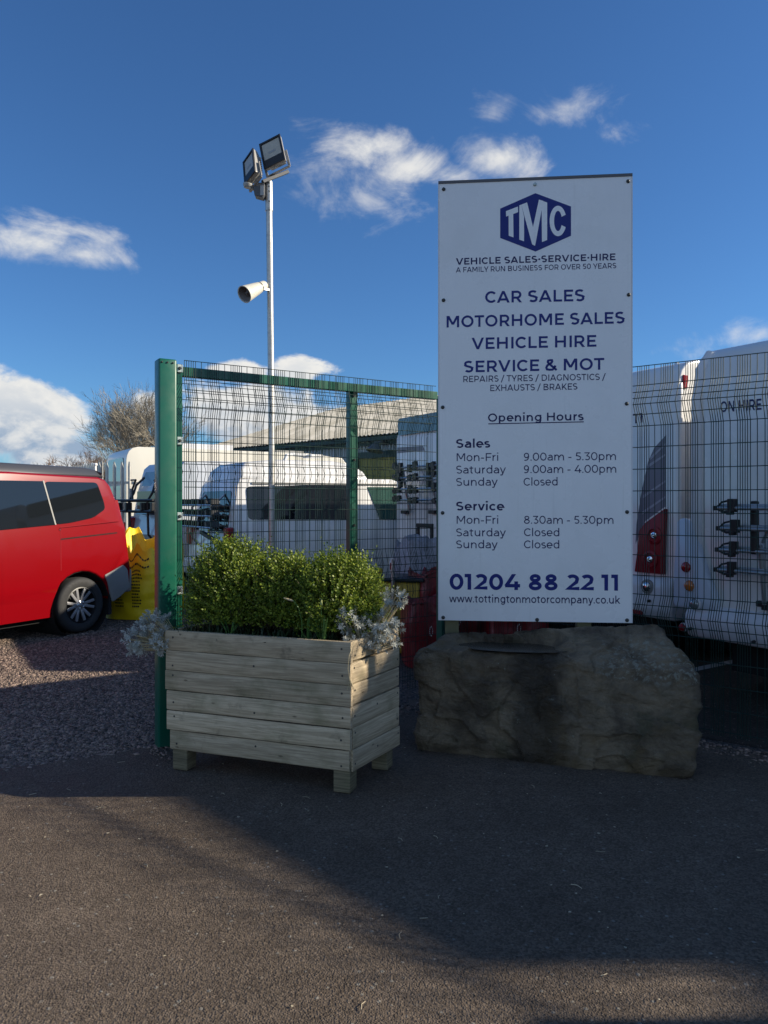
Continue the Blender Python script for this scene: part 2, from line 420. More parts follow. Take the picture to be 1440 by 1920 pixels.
M_WHITE = pmat("white_gelcoat", (.74, .73, .71), .22, var=.03, vscale=2, coat=.4, dirt=(.55, .53, .48), dirt_amt=.15, dscale=1.8)
M_WHITE2 = pmat("white_bumper", (.66, .66, .68), .35, var=.04, vscale=3)
M_FAIR = pmat('pale_blue_moulding', (.55, .61, .70), .35, coat=.3)
M_GREYP = pmat("grey_plastic", (.22, .22, .21), .5, var=.1, vscale=10)
M_CHAR = pmat("charcoal_roof", (.045, .047, .055), .4, coat=.3)
M_BLACK = pmat("black_plastic", (.012, .012, .013), .45)
M_UNDER = pmat("under_body", (.006, .006, .006), .9)
M_GLASS = pmat("tinted_glass", (.008, .010, .012), .03, spec=.55, coat=.15)
M_GLASSG = pmat("grey_glass", (.05, .06, .075), .06, spec=.7, coat=.5)
M_GLASSGRN = pmat("green_glass", (.035, .085, .065), .05, spec=.7, coat=.5)
M_CHROME = pmat("bright_metal", (.75, .75, .75), .15, metal=1)
M_ALLOY = pmat("dark_alloy", (.30, .30, .31), .3, metal=.35)
M_TYRE = pmat("tyre_rubber", (.022, .022, .023), .75, var=.2, vscale=20)
M_LAMPR = pmat("red_lens", (.30, .006, .012), .15, coat=.4)
M_LAMPDR = pmat("dark_red_lens", (.24, .008, .014), .38, spec=.3)
M_LAMPA = pmat("amber_lens", (.62, .16, .012), .15, coat=1)
M_LAMPC = pmat("clear_lens", (.30, .33, .36), .08, metal=.5, coat=1)
M_LAMPS = pmat("lamp_reflector", (.8, .8, .8), .12, metal=1)
M_SWOOSH = pmat("grey_decal", (.15, .15, .19), .4)
M_STRIPE = pmat("pale_decal", (.30, .30, .35), .4)
M_ALU = pmat("aluminium_tube", (.42, .44, .46), .35, metal=.8)
M_YELLOW = pmat("yellow_woven_plastic", (.85, .58, .010), .5, var=.14, vscale=8, bump=.3, bscale=25)
M_YELLOWBIN = pmat("yellow_bin_plastic", (.45, .30, .035), .55, var=.15, vscale=6)
M_REDBAG = pmat("red_plastic_sack", (.17, .008, .012), .4, var=.2, vscale=8, bump=.5, bscale=16)
M_CLEAR = pmat("pale_netting", (.28, .28, .32), .5, var=.5, vscale=30, bump=.8, bscale=50)
M_PRINT = pmat("dark_print", (.035, .022, .012), .6)
M_PRINTW = pmat("white_print", (.62, .58, .58), .6)
M_ROOF = roof_mat("cement_roof")
M_CLAD = pmat("pale_cladding", (.40, .45, .47), .5, var=.08, vscale=2)
M_GUTTER = pmat("dark_green_gutter", (.012, .032, .026), .5)
M_OLIVE = pmat("olive_roller_door", (.20, .19, .035), .5, var=.1, vscale=4)
M_DARK = pmat("dark_opening", (.012, .014, .014), .8)
M_SHED = pmat("grey_cladding", (.20, .21, .22), .5, var=.1, vscale=1)
M_HORN = pmat("cream_horn", (.58, .56, .48), .45, var=.06, vscale=20, dirt=(.35, .32, .25), dirt_amt=.4, dscale=20)
M_HORNIN = pmat("grey_horn_bell", (.17, .155, .15), .6)
M_FLOOD = pmat("dark_grey_casting", (.075, .078, .085), .45, var=.1, vscale=30)
M_FLOODF = pmat("pale_grey_casting", (.34, .33, .31), .45, metal=.3, var=.1, vscale=30)
M_FLOODG = pmat("dusty_lamp_glass", (.42, .39, .32), .3, var=.15, vscale=12, coat=.3)
M_BOX1 = leaf_mat("box_leaf", (.030, .080, .009), (.31, .375, .045), .45, .36, .3)
M_TWIG = pmat("brown_twig", (.085, .062, .038), .8)
M_SILVER = leaf_mat("silver_leaf", (.34, .37, .34), (.60, .61, .56), .7, .2, .3)
M_DAFF = leaf_mat("strap_leaf", (.06, .16, .045), (.16, .30, .07), .4, .4)
M_BUD = pmat("pale_bud", (.40, .42, .14), .5)
M_LOWG = leaf_mat("low_leaf", (.018, .045, .018), (.045, .085, .030), .5, .3)
M_STRAW = pmat("dry_straw", (.46, .38, .22), .7)
M_BARK = pmat("bare_bark", (.25, .22, .17), .85, var=.25, vscale=3)
M_BARK2 = pmat("russet_bark", (.19, .13, .095), .85)
M_LINE = pmat("worn_line_paint", (.34, .34, .33), .6, var=.2, vscale=12, dirt=(.06, .06, .06), dirt_amt=.7, dscale=9)
M_LITTER = pmat("dry_litter", (.42, .36, .25), .8, island=.3)

def puddle_mat():
    m = bpy.data.materials.new("rain_water"); m.use_nodes = True; b = m.node_tree.nodes['Principled BSDF']
    b.inputs['Base Color'].default_value = (.03, .027, .022, 1); b.inputs['Roughness'].default_value = .26; b.inputs['Specular IOR Level'].default_value = .7
    t = NT(m.node_tree); t.set(b.inputs['Normal'], t.bump(t.noise(t.new('ShaderNodeTexCoord').outputs['Object'], 16, 2), .25, .006))
    return m
M_WATER = puddle_mat()
def drop_mat():
    m = bpy.data.materials.new("rain_drop"); m.use_nodes = True; b = m.node_tree.nodes['Principled BSDF']
    b.inputs['Base Color'].default_value = (.9, .9, .9, 1); b.inputs['Roughness'].default_value = .05
    b.inputs['Specular IOR Level'].default_value = 1.0
    return m
M_DROP = drop_mat()


# ------------------------------------------------------------------ stroked lettering (geometric sans)
def arc(cx, cy, rx, ry, a0, a1, n=None):
    n = n or max(6, int(abs(a1 - a0) / 9))
    return [(cx + rx * math.cos(R(a0 + (a1 - a0) * i / n)), cy + ry * math.sin(R(a0 + (a1 - a0) * i / n))) for i in range(n + 1)]
def glyph(ch, w):
    """returns advance and strokes; ('p', pts, closed) follows a line, ('d', x0,y0,x1,y1) is a slanted bar cut level"""
    C, X, AS, DS, h = .70, .52, .742, -.195, w / 2
    P = lambda *pts: ('p', list(pts), False)
    O = lambda cx, cy, rx, ry: ('p', arc(cx, cy, rx - h, ry - h, 0, 360, 40)[:-1], True)
    D = lambda a, b, c, d: ('d', a, b, c, d)
    L = .09
    lx = L + h
    if ch == ' ': return .27, []
    if ch == 'A': return .755, [D(.02 + h, 0, .3775, C), D(.735 - h, 0, .3775, C), P((.15, .19), (.605, .19))]
    if ch == 'B': return .735, [P((lx, 0), (lx, C)), P((lx, C - h), (.40, C - h), *arc(.42, .5275 - 0, .16, .1725 - h, 90, -90), (lx, .365)), P((lx, .365), (.43, .365), *arc(.455, .1825, .175, .1825 - h + 0, 90, -90), (lx, h))]
    if ch == 'C': return .70, [('p', arc(.395, .35, .345 - h, .35 - h, 42, 318), False)]
    if ch == 'D': return .785, [P((lx, 0), (lx, C)), P((lx, C - h), (.37, C - h), *arc(.385, .35, .345 - h, .35 - h, 88, -88), (.37, h), (lx, h))]
    if ch == 'E': return .645, [P((.59, C - h), (lx, C - h), (lx, h), (.605, h)), P((lx, .352), (.54, .352))]
    if ch == 'F': return .61, [P((.59, C - h), (lx, C - h), (lx, 0)), P((lx, .33), (.54, .33))]
    if ch == 'G': return .755, [('p', arc(.395, .35, .345 - h, .35 - h, 42, 322), False), P((.675 - h, .34), (.675 - h, .10))]
    if ch == 'H': return .795, [P((lx, 0), (lx, C)), P((.705 - h, 0), (.705 - h, C)), P((lx, .355), (.705 - h, .355))]
    if ch == 'I': return .30, [P((lx + .02, 0), (lx + .02, C))]
    if ch == 'K': return .70, [P((lx, 0), (lx, C)), D(lx + .02, .19, .58, C), D(.62, 0, .27, .40)]
    if ch == 'L': return .585, [P((lx, C), (lx, h), (.565, h))]
    if ch == 'M': return .93, [P((lx, 0), (lx, C)), P((.84 - h, 0), (.84 - h, C)), D(.465, .17, lx + .03, C), D(.465, .17, .84 - h - .03, C)]
    if ch == 'N': return .795, [P((lx, 0), (lx, C)), P((.705 - h, 0), (.705 - h, C)), D(.705 - h - .02, 0, lx + .02, C)]
    if ch == 'O': return .82, [O(.41, .35, .36, .358)]
    if ch == 'P': return .69, [P((lx, 0), (lx, C)), P((lx, C - h), (.38, C - h), *arc(.40, .46, .245 - h, .24 - h, 88, -88), (lx, .22 + h))]
    if ch == 'R': return .71, [P((lx, 0), (lx, C)), P((lx, C - h), (.38, C - h), *arc(.40, .46, .245 - h, .24 - h, 88, -88), (lx, .22 + h)), D(.60, 0, .42, .25)]
    if ch == 'S': return .63, [P(*arc(.315, .525, .235 - h * .6, .183 - h, 35, 200), (.12, .43), (.20, .385), (.31, .355), (.43, .32), (.52, .27), *arc(.32, .185, .255 - h, .193 - h, 22, -147))]
    if ch == 'T': return .605, [P((.02, C - h), (.585, C - h)), P((.3025, 0), (.3025, C - w))]
    if ch == 'U': return .775, [P((lx, C), (lx, .30), *arc(.3875, .30, .3025 - h, .308 - h, 180, 360), (.69 - h, C))]
    if ch == 'V': return .73, [D(.365, 0, .015 + h, C), D(.365, 0, .715 - h, C)]
    if ch == 'W': return 1.12, [D(.30, 0, .025 + h, C), D(.30, 0, .56, C), D(.82, 0, .56, C), D(.82, 0, 1.095 - h, C)]
    if ch == 'X': return .68, [D(.03 + h, 0, .65 - h, C), D(.65 - h, 0, .03 + h, C)]
    if ch == 'Y': return .66, [D(.33, .24, .01 + h, C), D(.33, .24, .65 - h, C), P((.33, 0), (.33, .27))]
    if ch == '&': return .70, [P((.66, .03), (.22, .44), (.165, .53), (.19, .615), (.29, C - h), (.40, .63), (.41, .55), (.35, .46), (.15, .33), (.085, .19), (.12, .085), (.27, h - .005), (.43, .06), (.54, .17), (.59, .31))]
    if ch == '/': return .38, [D(.01, -.10, .35, .75)]
    if ch == '-': return .40, [P((.06, .255), (.33, .255))]
    if ch == '.': return .22, [P((.11 - h * 1.15, h * 1.1), (.11 + h * 1.15, h * 1.1))] if w > 1 else [P((.11 - h * 1.1, h), (.11 + h * 1.1, h))] if False else (.22, [P((.11 - h * 1.2, h * 1.1), (.11 + h * 1.2, h * 1.1))])[1]
    # figures
    if ch == '0': return .67, [O(.335, .35, .29, .358)]
    if ch == '1': return .40, [P((.28 - h, 0), (.28 - h, C - w)), P((.01, C - h), (.28, C - h))]
    if ch == '2': return .59, [P(*arc(.285, .49, .225 - h * .5, .21 - h, 150, -20), (.44, .36), (.11, h * 1.1), (.56, h * 1.1))]
    if ch == '3': return .585, [P((.04, C - h), (.47, C - h), (.25, .40), (.30, .40), *arc(.29, .205, .245 - h, .205 - h, 75, -140))]
    if ch == '4': return .69, [D(.10, .20, .41, C), P((.04, .19), (.66, .19)), P((.50, 0), (.50, .38))]
    if ch == '5': return .585, [P((.49, C - h), (.15, C - h), (.12, .40), (.27, .40), *arc(.29, .21, .24 - h, .21 - h, 80, -140))]
    if ch == '8': return .655, [O(.3275, .19, .265, .20), ('p', arc(.3275, .525, .225 - h, .18 - h, 0, 360, 30)[:-1], True)]
    if ch == '9': return .62, [('p', arc(.30, .47, .235 - h, .235 - h, 0, 360, 30)[:-1], True), P((.535 - h, .47), (.53 - h, .33), (.49 - h, .18), (.40, .075), (.26, h), (.11, .035))]
    # lower case
    if ch in 'bdpqg':
        st = {'b': (.085 + h, AS, 0), 'd': (.575 - h, AS, 0), 'p': (.085 + h, X, DS), 'q': (.575 - h, X, DS), 'g': (.575 - h, X, 0)}[ch]
        s_ = [O(.33, .26, .265, .27), P((st[0], st[2]), (st[0], st[1]))]
        if ch == 'g': s_[1] = P((.575 - h, X), (.575 - h, .03), *arc(.33, .03, .245 - h, .225 - h, -5, -150))
        return .66, s_
    if ch == 'a': return .585, [P(*arc(.29, .30, .20 - h * .3, .22 - h, 140, 0), (.49 - h * .3, 0)), P((.49 - h, .30), (.24, .30), *arc(.22, .152, .175 - h, .152 - h, 90, 270), (.30, h * .9), (.42, .07), (.49 - h, .13))]
    if ch == 'c': return .555, [('p', arc(.31, .26, .265 - h, .27 - h, 45, 315), False)]
    if ch == 'e': return .60, [P((.075, .255), (.545 - h * .4, .255), *arc(.305, .26, .265 - h, .27 - h, 2, 312))]
    if ch == 'f': return .35, [P((.13 + h, 0), (.13 + h, .58), *arc(.27, .58, .14 - h, .155 - h, 180, 75)), P((.02, .44 + h), (.31, .44 + h))]
    if ch == 'h': return .655, [P((.085 + h, 0), (.085 + h, AS)), P(*arc(.34, .28, .235 - h, .245 - h, 180, 0), (.575 - h, 0))]
    if ch == 'n': return .655, [P((.085 + h, 0), (.085 + h, X)), P(*arc(.34, .28, .235 - h, .245 - h, 180, 0), (.575 - h, 0))]
    if ch == 'm': return 1.03, [P((.085 + h, 0), (.085 + h, X)), P(*arc(.31, .28, .215 - h, .245 - h, 180, 0), (.525 - h, 0)), P(*arc(.735, .28, .22 - h, .245 - h, 180, 0), (.955 - h, 0))]
    if ch == 'r': return .40, [P((.085 + h, 0), (.085 + h, X)), P(*arc(.33, .26, .24 - h, .265 - h, 175, 85))]
    if ch == 'i': return .27, [P((.135, 0), (.135, X)), P((.135 - h * 1.25, .70), (.135 + h * 1.25, .70))]
    if ch == 'l': return .27, [P((.135, 0), (.135, AS))]
    if ch == 'k': return .60, [P((.085 + h, 0), (.085 + h, AS)), D(.10, .15, .51, X), D(.535, 0, .26, .30)]
    if ch == 'o': return .615, [O(.3075, .26, .265, .27)]
    if ch == 's': return .49, [P(*arc(.25, .385, .185 - h * .6, .145 - h, 40, 195), (.12, .31), (.25, .268), (.36, .235), *arc(.25, .14, .20 - h * .6, .150 - h, 30, -140))]
    if ch == 't': return .41, [P((.13 + h, .635), (.13 + h, .14), *arc(.27, .14, .14 - h, .147 - h, 180, 290)), P((.02, .44 + h), (.36, .44 + h))]
    if ch == 'u': return .655, [P((.08 + h, X), (.08 + h, .24), *arc(.32, .24, .24 - h, .245 - h, 180, 360), (.56 - h, .24)), P((.57 - h, 0), (.57 - h, X))]
    if ch == 'v': return .54, [D(.27, 0, .01 + h, X), D(.27, 0, .53 - h, X)]
    if ch == 'w': return .86, [D(.235, 0, .015 + h, X), D(.235, 0, .43, X), D(.625, 0, .43, X), D(.625, 0, .845 - h, X)]
    if ch == 'y': return .54, [D(.27, 0, .01 + h, X), D(.18, DS, .53 - h, X), P((.05, DS + h), (.20, DS + h))]
    if ch == '·': return .30, [P((.15 - h * 1.3, .33), (.15 + h * 1.3, .33)), P((.15 - h * .9, .35), (.15 + h * .9, .35)), P((.15 - h * .9, .31), (.15 + h * .9, .31))]
    return .3, []
def stroke_poly(pts, w, closed):
    q = [pts[0]]
    for p in pts[1:]:
        if math.hypot(p[0] - q[-1][0], p[1] - q[-1][1]) > 1e-4: q.append(p)
    if closed and math.hypot(q[0][0] - q[-1][0], q[0][1] - q[-1][1]) < 1e-4: q.pop()
    pts = q; n = len(pts); h = w / 2; Lp = []; Rp = []
    for i in range(n):
        p = Vector(pts[i])
        a = Vector(pts[i - 1]) if (i > 0 or closed) else None
        b = Vector(pts[(i + 1) % n]) if (i < n - 1 or closed) else None
        d1 = (p - a).normalized() if a is not None and (p - a).length > 1e-6 else None
        d2 = (b - p).normalized() if b is not None and (b - p).length > 1e-6 else None
        if d1 is None: d1 = d2
        if d2 is None: d2 = d1
        n1 = Vector((-d1.y, d1.x)); n2 = Vector((-d2.y, d2.x)); mm = n1 + n2
        if mm.length < 1e-4: mm = n1
        mm.normalize(); k = min(2.0, 1 / max(.3, mm.dot(n1)))
        Lp.append(p + mm * h * k); Rp.append(p - mm * h * k)
    return Lp, Rp
def text_mesh(mb, s, w, fn, x0, x1, base0, base1, cap, lift=0.0012):
    """letters between the two ends of a base line given in the panel's own (u, v) metres; fn(u, v, lift) gives the 3-D point"""
    adv = 0; gl = []; words = isinstance(mb, list)
    if words: mb.append(MB())
    for ch in s:
        a, st = glyph(ch, w); gl.append((adv, st)); adv += a
    lo = min(min(q[0] for q in (s_[1] if s_[0] == 'p' else [(s_[1], 0), (s_[3], 0)])) - w / 2 + g for g, st in gl for s_ in st)
    hi = max(max(q[0] for q in (s_[1] if s_[0] == 'p' else [(s_[1], 0), (s_[3], 0)])) + w / 2 + g for g, st in gl for s_ in st)
    sx = (x1 - x0) / (hi - lo); sy = cap / .70; k = 0
    def T(x, y, z): u = x0 + (x - lo) * sx; return fn(u, base0 + (base1 - base0) * (u - x0) / (x1 - x0) + y * sy, z)
    tgt = mb[-1] if words else mb
    for ch, (g, st) in zip(s, gl):
        if words and ch == ' ': mb.append(MB()); tgt = mb[-1]
        for j, s_ in enumerate(st):
            z = lift + .00012 * j
            if s_[0] == 'd':
                _, ax, ay, bx, by = s_; L_ = math.hypot(bx - ax, by - ay); hw = w / 2 * L_ / abs(by - ay)
                tgt.add([T(g + ax - hw, ay, z), T(g + ax + hw, ay, z), T(g + bx + hw, by, z), T(g + bx - hw, by, z)], [(0, 1, 2, 3)])
            else:
                Lp, Rp = stroke_poly(s_[1], w, s_[2]); n = len(Lp)
                vs = [T(g + p.x, p.y, z) for p in Lp] + [T(g + p.x, p.y, z) for p in Rp]
                fs = [(i, i + 1, n + i + 1, n + i) for i in range(n - 1)]
                if s_[2]: fs.append((n - 1, 0, n, 2 * n - 1))
                tgt.add(vs, fs)
def lettering(parent, *args, mat=None, **kw):
    ws = []; text_mesh(ws, *args, **kw)
    for m in ws:
        if m.v: m.build('lettering', mat, parent, recalc=False)


# ------------------------------------------------------------------ ground
def sheet(name, poly, z, mat):
    mb = MB(); mb.add([(x, y, z) for x, y in poly], [tuple(range(len(poly)))])
    o = mb.build(name, mat, recalc=False); tag(o, kind='structure')
    if o.data.polygons[0].normal.z < 0: o.data.flip_normals()
    return o
sheet('ground', [(-900, -300), (900, -300), (900, 1500), (-900, 1500)], -0.012, M_GRAV)
edge = []
def ragged(a, b, n):
    a = Vector(a); b = Vector(b); d = (b - a); nn = Vector((-d.y, d.x)).normalized()
    return [tuple(a + d * (i / n) + nn * (random.gauss(0, .022) if 0 < i < n else 0)) for i in range(n)]
edge += ragged((-14, -1.0), (-2.25, 4.38), 110) + ragged((-2.25, 4.38), (-1.40, 4.79), 18) + ragged((-1.40, 4.79), (.42, 6.0), 30) + ragged((.42, 6.0), (2.45, 4.55), 30) + ragged((2.45, 4.55), (6.5, 1.5), 50) + [(6.5, 1.5)]
sheet('asphalt_pavement', edge + [(40, -2), (40, -40), (-40, -40), (-40, -2)], -0.004, M_ASPH)
sheet('yard_asphalt', [(1.1, 5.75), (7.2, 1.2), (12, -.3), (22, 9), (9, 22), (1.5, 16), (.2, 11)], -0.008, asphalt_mat("yard_asphalt_mix", .042))
# bay marking under the parked motorhomes
mb = MB(); a = Vector((1.9, 6.33)); d = Vector((.83, .557)).normalized(); n_ = Vector((-d.y, d.x)) * .05
mb.add([(*(a - n_), -.003), (*(a + d * 5 - n_), -.003), (*(a + d * 5 + n_), -.003), (*(a + n_), -.003)], [(0, 1, 2, 3)])
tag(mb.build('bay_line', M_LINE, recalc=False), kind='structure')

# loose stones of the yard: many, nobody could count them
def stones(name, P, S, mat):
    n = len(P)
    base = np.array([(1, 0, 0), (-.5, .87, 0), (-.5, -.87, 0), (.45, .5, .6), (-.75, .05, .6), (.3, -.6, .55)], float)
    tri = np.array([(3, 4, 5), (0, 1, 3), (1, 4, 3), (1, 2, 4), (2, 5, 4), (2, 0, 5), (0, 3, 5)])
    a = rng.uniform(0, 6.283, n); ca, sa = np.cos(a)[:, None], np.sin(a)[:, None]
    b = base[None] * (1 + rng.uniform(-.3, .3, (n, 6, 3))) * np.stack([np.ones(n), rng.uniform(.55, 1, n), rng.uniform(.5, 1, n)], 1)[:, None, :]
    x = b[..., 0] * ca - b[..., 1] * sa; y = b[..., 0] * sa + b[..., 1] * ca
    V = np.stack([x, y, b[..., 2]], -1) * S[:, None, None] + P[:, None, :]
    Fq = (tri[None] + (np.arange(n) * 6)[:, None, None]).reshape(-1, 3)
    return np_mesh(name, V.reshape(-1, 3), Fq, mat)
n = 90000
Y = 4.35 + 6.2 * rng.random(n) ** 1.35; X = -.57 * Y + (.57 * Y - 1.2 - .0 * Y) * rng.random(n)
keep = ((Y - 4.38) > (X + 2.25) * .475 + rng.normal(0, .05, n) - .02) & (X < -1.1 + (Y - 4.8) * .5)
P = np.stack([X, Y, np.full(n, -.013)], 1)[keep]
tag(stones('loose_gravel', P, np.clip(rng.lognormal(-4.78, .42, len(P)), .004, .026), M_STONE), 'loose grey and tan gravel spread over the yard', 'gravel', kind='stuff')
n = 2600
s_ = rng.random(n) * 4.4; off = np.abs(rng.normal(0, .09, n))
P = np.stack([.45 + .8 * s_ - .6 * off * 1.2, 6.12 - .6 * s_ - .8 * off * 1.2, np.full(n, -.005)], 1)
n2 = 1300; s2 = rng.random(n2) * 2.2; o2 = np.abs(rng.normal(0, .10, n2))
P2 = np.stack([-1.5 + .85 * s2 + .53 * o2, 4.72 + .53 * s2 - .85 * o2, np.full(n2, -.005)], 1)
P = np.concatenate([P, P2])
tag(stones('fence_foot_gravel', P, np.clip(rng.lognormal(-4.7, .5, len(P)), .004, .03), M_STONE), 'strip of small stones along the foot of the mesh fence', 'gravel', kind='stuff')
# crumbs, straws and dead leaves on the tarmac
mb = MB()
for i in range(150):
    y = 2.3 + 2.6 * random.random(); x = (random.random() * 1.04 - .52) * y; a = random.random() * 6.28; r = random.choice((.004, .005, .006, .009))
    if random.random() < .16:
        L_ = random.uniform(.02, .05); mb.tube([(x, y, .002), (x + L_ * .5 * math.cos(a), y + L_ * .5 * math.sin(a), .004), (x + L_ * math.cos(a + .3), y + L_ * math.sin(a + .3), .002)], .0014, 4)
    else:
        mb.add([(x + r * math.cos(a + t) * random.uniform(.5, 1.1), y + r * math.sin(a + t) * random.uniform(.5, 1.1), .001 + .003 * random.random()) for t in (0, 1.2, 2.3, 3.6, 5)], [(0, 1, 2, 3, 4)])
tag(mb.build('litter', M_LITTER, recalc=False), 'tiny straws, crumbs and leaf bits scattered on the tarmac', 'litter', kind='stuff')


# ------------------------------------------------------------------ buildings
def shed():
    o = Vector((.45, 25.4, 0)); ax = Vector((-.712, .702, 0)); pr = Vector((.702, .712, 0))
    root = thing('industrial_shed', 'long pale shed with corrugated cement roof and olive doors behind the mesh fence', 'shed', loc=o, rot=math.atan2(ax.y, ax.x))
    # local x runs along the eaves to the far end, local y = towards the camera side is +y after the turn
    s0, s1, dep, ze, zr = -4.5, 12.65, 4.7, 4.0, 5.95
    yb = -dep                                             # ridge lies at local y = -dep (away from the camera)
    mb = MB(); n = 170
    vs = []; fs = []
    for i in range(n + 1):
        s = s0 + (s1 - s0) * i / n; w = .055 if i % 2 else -.0
        k = max(0.0, (s - (s1 - 4.2)) / 4.2)              # hipped end
        vs += [(s, .35, ze - .10 + w), (s, yb * (1 - k) + .35 * k, zr + (ze - .1 - zr) * k + w)]
    for i in range(n): fs.append((2 * i, 2 * i + 2, 2 * i + 3, 2 * i + 1))
    mb.add(vs, fs)
    mb.add([(s0, yb, zr), (s1 - 4.2, yb, zr), (s1, .35, ze - .1), (s1, 2 * yb, ze), (s0, 2 * yb, ze)], [(0, 1, 3, 4), (1, 2, 3)])
    mb.build('roof', M_ROOF, root, recalc=False)
    mb = MB(); mb.box(((s0 + s1) / 2 - .2, yb, 1.95), (s1 - s0 - .6, -2 * yb - .1, 3.9)); 
    for i in range(90):
        x = s0 + .5 + (s1 - s0 - 1) * i / 90; mb.box((x, .06, 1.95), (.05, .03, 3.85))
    w = mb.build('wall', M_CLAD, root)
    mb = MB(); mb.box(((s0 + s1) / 2, .30, ze - .20), (s1 - s0, .12, .13)); mb.box(((s0 + s1) / 2, .10, ze - .34), (s1 - s0 - .4, .08, .12)); mb.build('gutter', M_GUTTER, root)
    for (a, b, top) in ((-.1, 1.75, 3.15), (5.0, 7.6, 3.05)):
        mb = MB(); mb.box(((a + b) / 2, .08, top / 2), (b - a, .10, top))
        for i in range(26): mb.box(((a + b) / 2, .14, .06 + top * i / 26), (b - a, .02, .03))
        d_ = mb.build('roller_door', M_OLIVE, root)
        mb = MB(); mb.box((a - .07, .13, top / 2), (.14, .16, top)); mb.box((b + .07, .13, top / 2), (.14, .16, top)); mb.box(((a + b) / 2, .13, top + .11), (b - a + .28, .17, .22)); mb.build('door_frame', M_GUTTER, d_)
    mb = MB(); mb.tube([(.4, .1, 3.62), (.4, .45, 3.66), (.4, .60, 3.52)], .05, 8); mb.lathe([(.05, 0), (.12, .1), (.30, .34)], (.4, .6, 3.66), (0, .25, -1), 14); mb.build('wall_lamp', M_FLOOD, root)
    return root
shed()
def far_shed():
    root = thing('low_shed', 'low distant shed roof showing beyond the long pale shed', 'shed', loc=(-14.2, 52, 0), rot=0)
    mb = MB(); vs = []; n = 80
    for i in range(n + 1):
        x = -1.8 + 9 * i / n; w = .03 * (i % 2); vs += [(x, 0, 5.35 + w), (x, 5, 5.75 + .062 * (x + 1.8) + w)]
    mb.add(vs, [(2 * i, 2 * i + 2, 2 * i + 3, 2 * i + 1) for i in range(n)]); mb.build('roof', M_ROOF, root, recalc=False)
    mb = MB(); mb.box((2.7, 2.6, 2.66), (8.6, 5, 5.3)); mb.build('wall', M_CLAD, root)
far_shed()
def unseen_building():  # added out of view; footprint and notch shaped to cast the ground shadow
    P = [(11.70, 6.35), (19.2, 9.85), (26, 4), (26, -6), (15.5, -6), (15.5, 2.30), (16.15, 2.30), (16.15, 2.62), (15.22, 2.62)]
    root = thing('unseen_building', 'unseen grey building off to the right, shaped to cast the shadow over the boulder', 'unseen_building', loc=(15.5, 2.3, 0))
    mb = MB(); mb.prism(P, lambda p: (p[0] - 15.5, p[1] - 2.3, -.02), lambda p: (p[0] - 15.5, p[1] - 2.3, 7.0)); mb.build('wall', M_SHED, root)
unseen_building()
def mirrored_shed():  # added out of view to darken the reflection in the red van windows
    root = thing('unseen_building', 'unseen long gabled shed to the far right, placed for its reflection in van windows', 'unseen_building', loc=(17, 15, 0), rot=R(80))
    mb = MB(); mb.prism([(-5, 0), (9, 0), (9, 5.4), (2, 6.5), (-5, 5.4)], lambda q: (q[0], 0, q[1]), lambda q: (q[0], -9, q[1])); mb.build('wall', M_SHED, root)
    for x in (-3.2, 1.0, 5.2):
        mb = MB(); mb.box((x, .03, 1.9), (2.6, .1, 3.8)); mb.build('door', M_DARK, root)
mirrored_shed()


# ------------------------------------------------------------------ bare trees
def grow(mb, p, d, L_, r, depth, spread, up, nseg=3):
    pts = [p]; rs = [r]; q = Vector(p); dd = Vector(d)
    for i in range(nseg):
        dd = (dd + Vector((random.gauss(0, .10), random.gauss(0, .10), random.gauss(0, .06) + up))).normalized()
        q = q + dd * (L_ / nseg); pts.append(q.copy()); rs.append(r * (1 - .45 * (i + 1) / nseg))
    mb.tube(pts, rs, 5 if depth > 3 else 3, caps=False)
    if depth == 0: return
    k = 3 if depth > 1 else 4
    for i in range(k):
        t = random.uniform(.35, 1.0) if i else 1.0
        b = pts[min(nseg, max(1, int(round(t * nseg))))]
        ax = Vector((random.gauss(0, 1), random.gauss(0, 1), random.gauss(0, 1))); ax = (ax - dd * ax.dot(dd)).normalized()
        nd = (dd + ax * spread * random.uniform(.5, 1.1)).normalized()
        grow(mb, b, nd, L_ * random.uniform(.62, .86), max(.008, r * .56), depth - 1, spread, up, nseg)
def bare_tree(loc, H, label, mat, depth=6, stems=1, group=None, name='bare_tree', spread=.62, r=.16, rad=None):
    root = thing(name, label, 'tree' if name == 'bare_tree' else 'shrub', loc=loc, group=group)
    mt = MB(); mt.tube([(0, 0, -.05), (.04, 0, H * .09), (0, .03, H * .20)], [r * 1.25, r, r * .9], 9); mt.build('trunk', mat, root, smooth=60)
    mb = MB()
    for i in range(stems):
        a = i * 2.4 + random.random(); t = random.uniform(.15, .75) if stems > 1 else 0
        grow(mb, Vector((0, .0, H * .18)), Vector((math.cos(a) * t, math.sin(a) * t, 1)).normalized(), H * .27, r * .62, depth, spread, .035)
    zmax = max(v[2] for v in mb.v); f = H / zmax
    if rad: f = rad / np.percentile([math.hypot(v[0], v[1]) for v in mb.v], 97)
    mb.v = [(v[0] * f, v[1] * f, H * .18 + (v[2] - H * .18) * (H - H * .18) / (zmax - H * .18)) for v in mb.v]
    mb.build('crown', mat, root, recalc=False)
    return root
random.seed(11)
bare_tree((-12.45, 38.5, 0), 8.4, 'bare rounded tree with many fine branches standing left of the green post', M_BARK, 6, 12, spread=.55, rad=3.1)
random.seed(5)
G_SH = 'leafless shrubs along the far boundary'
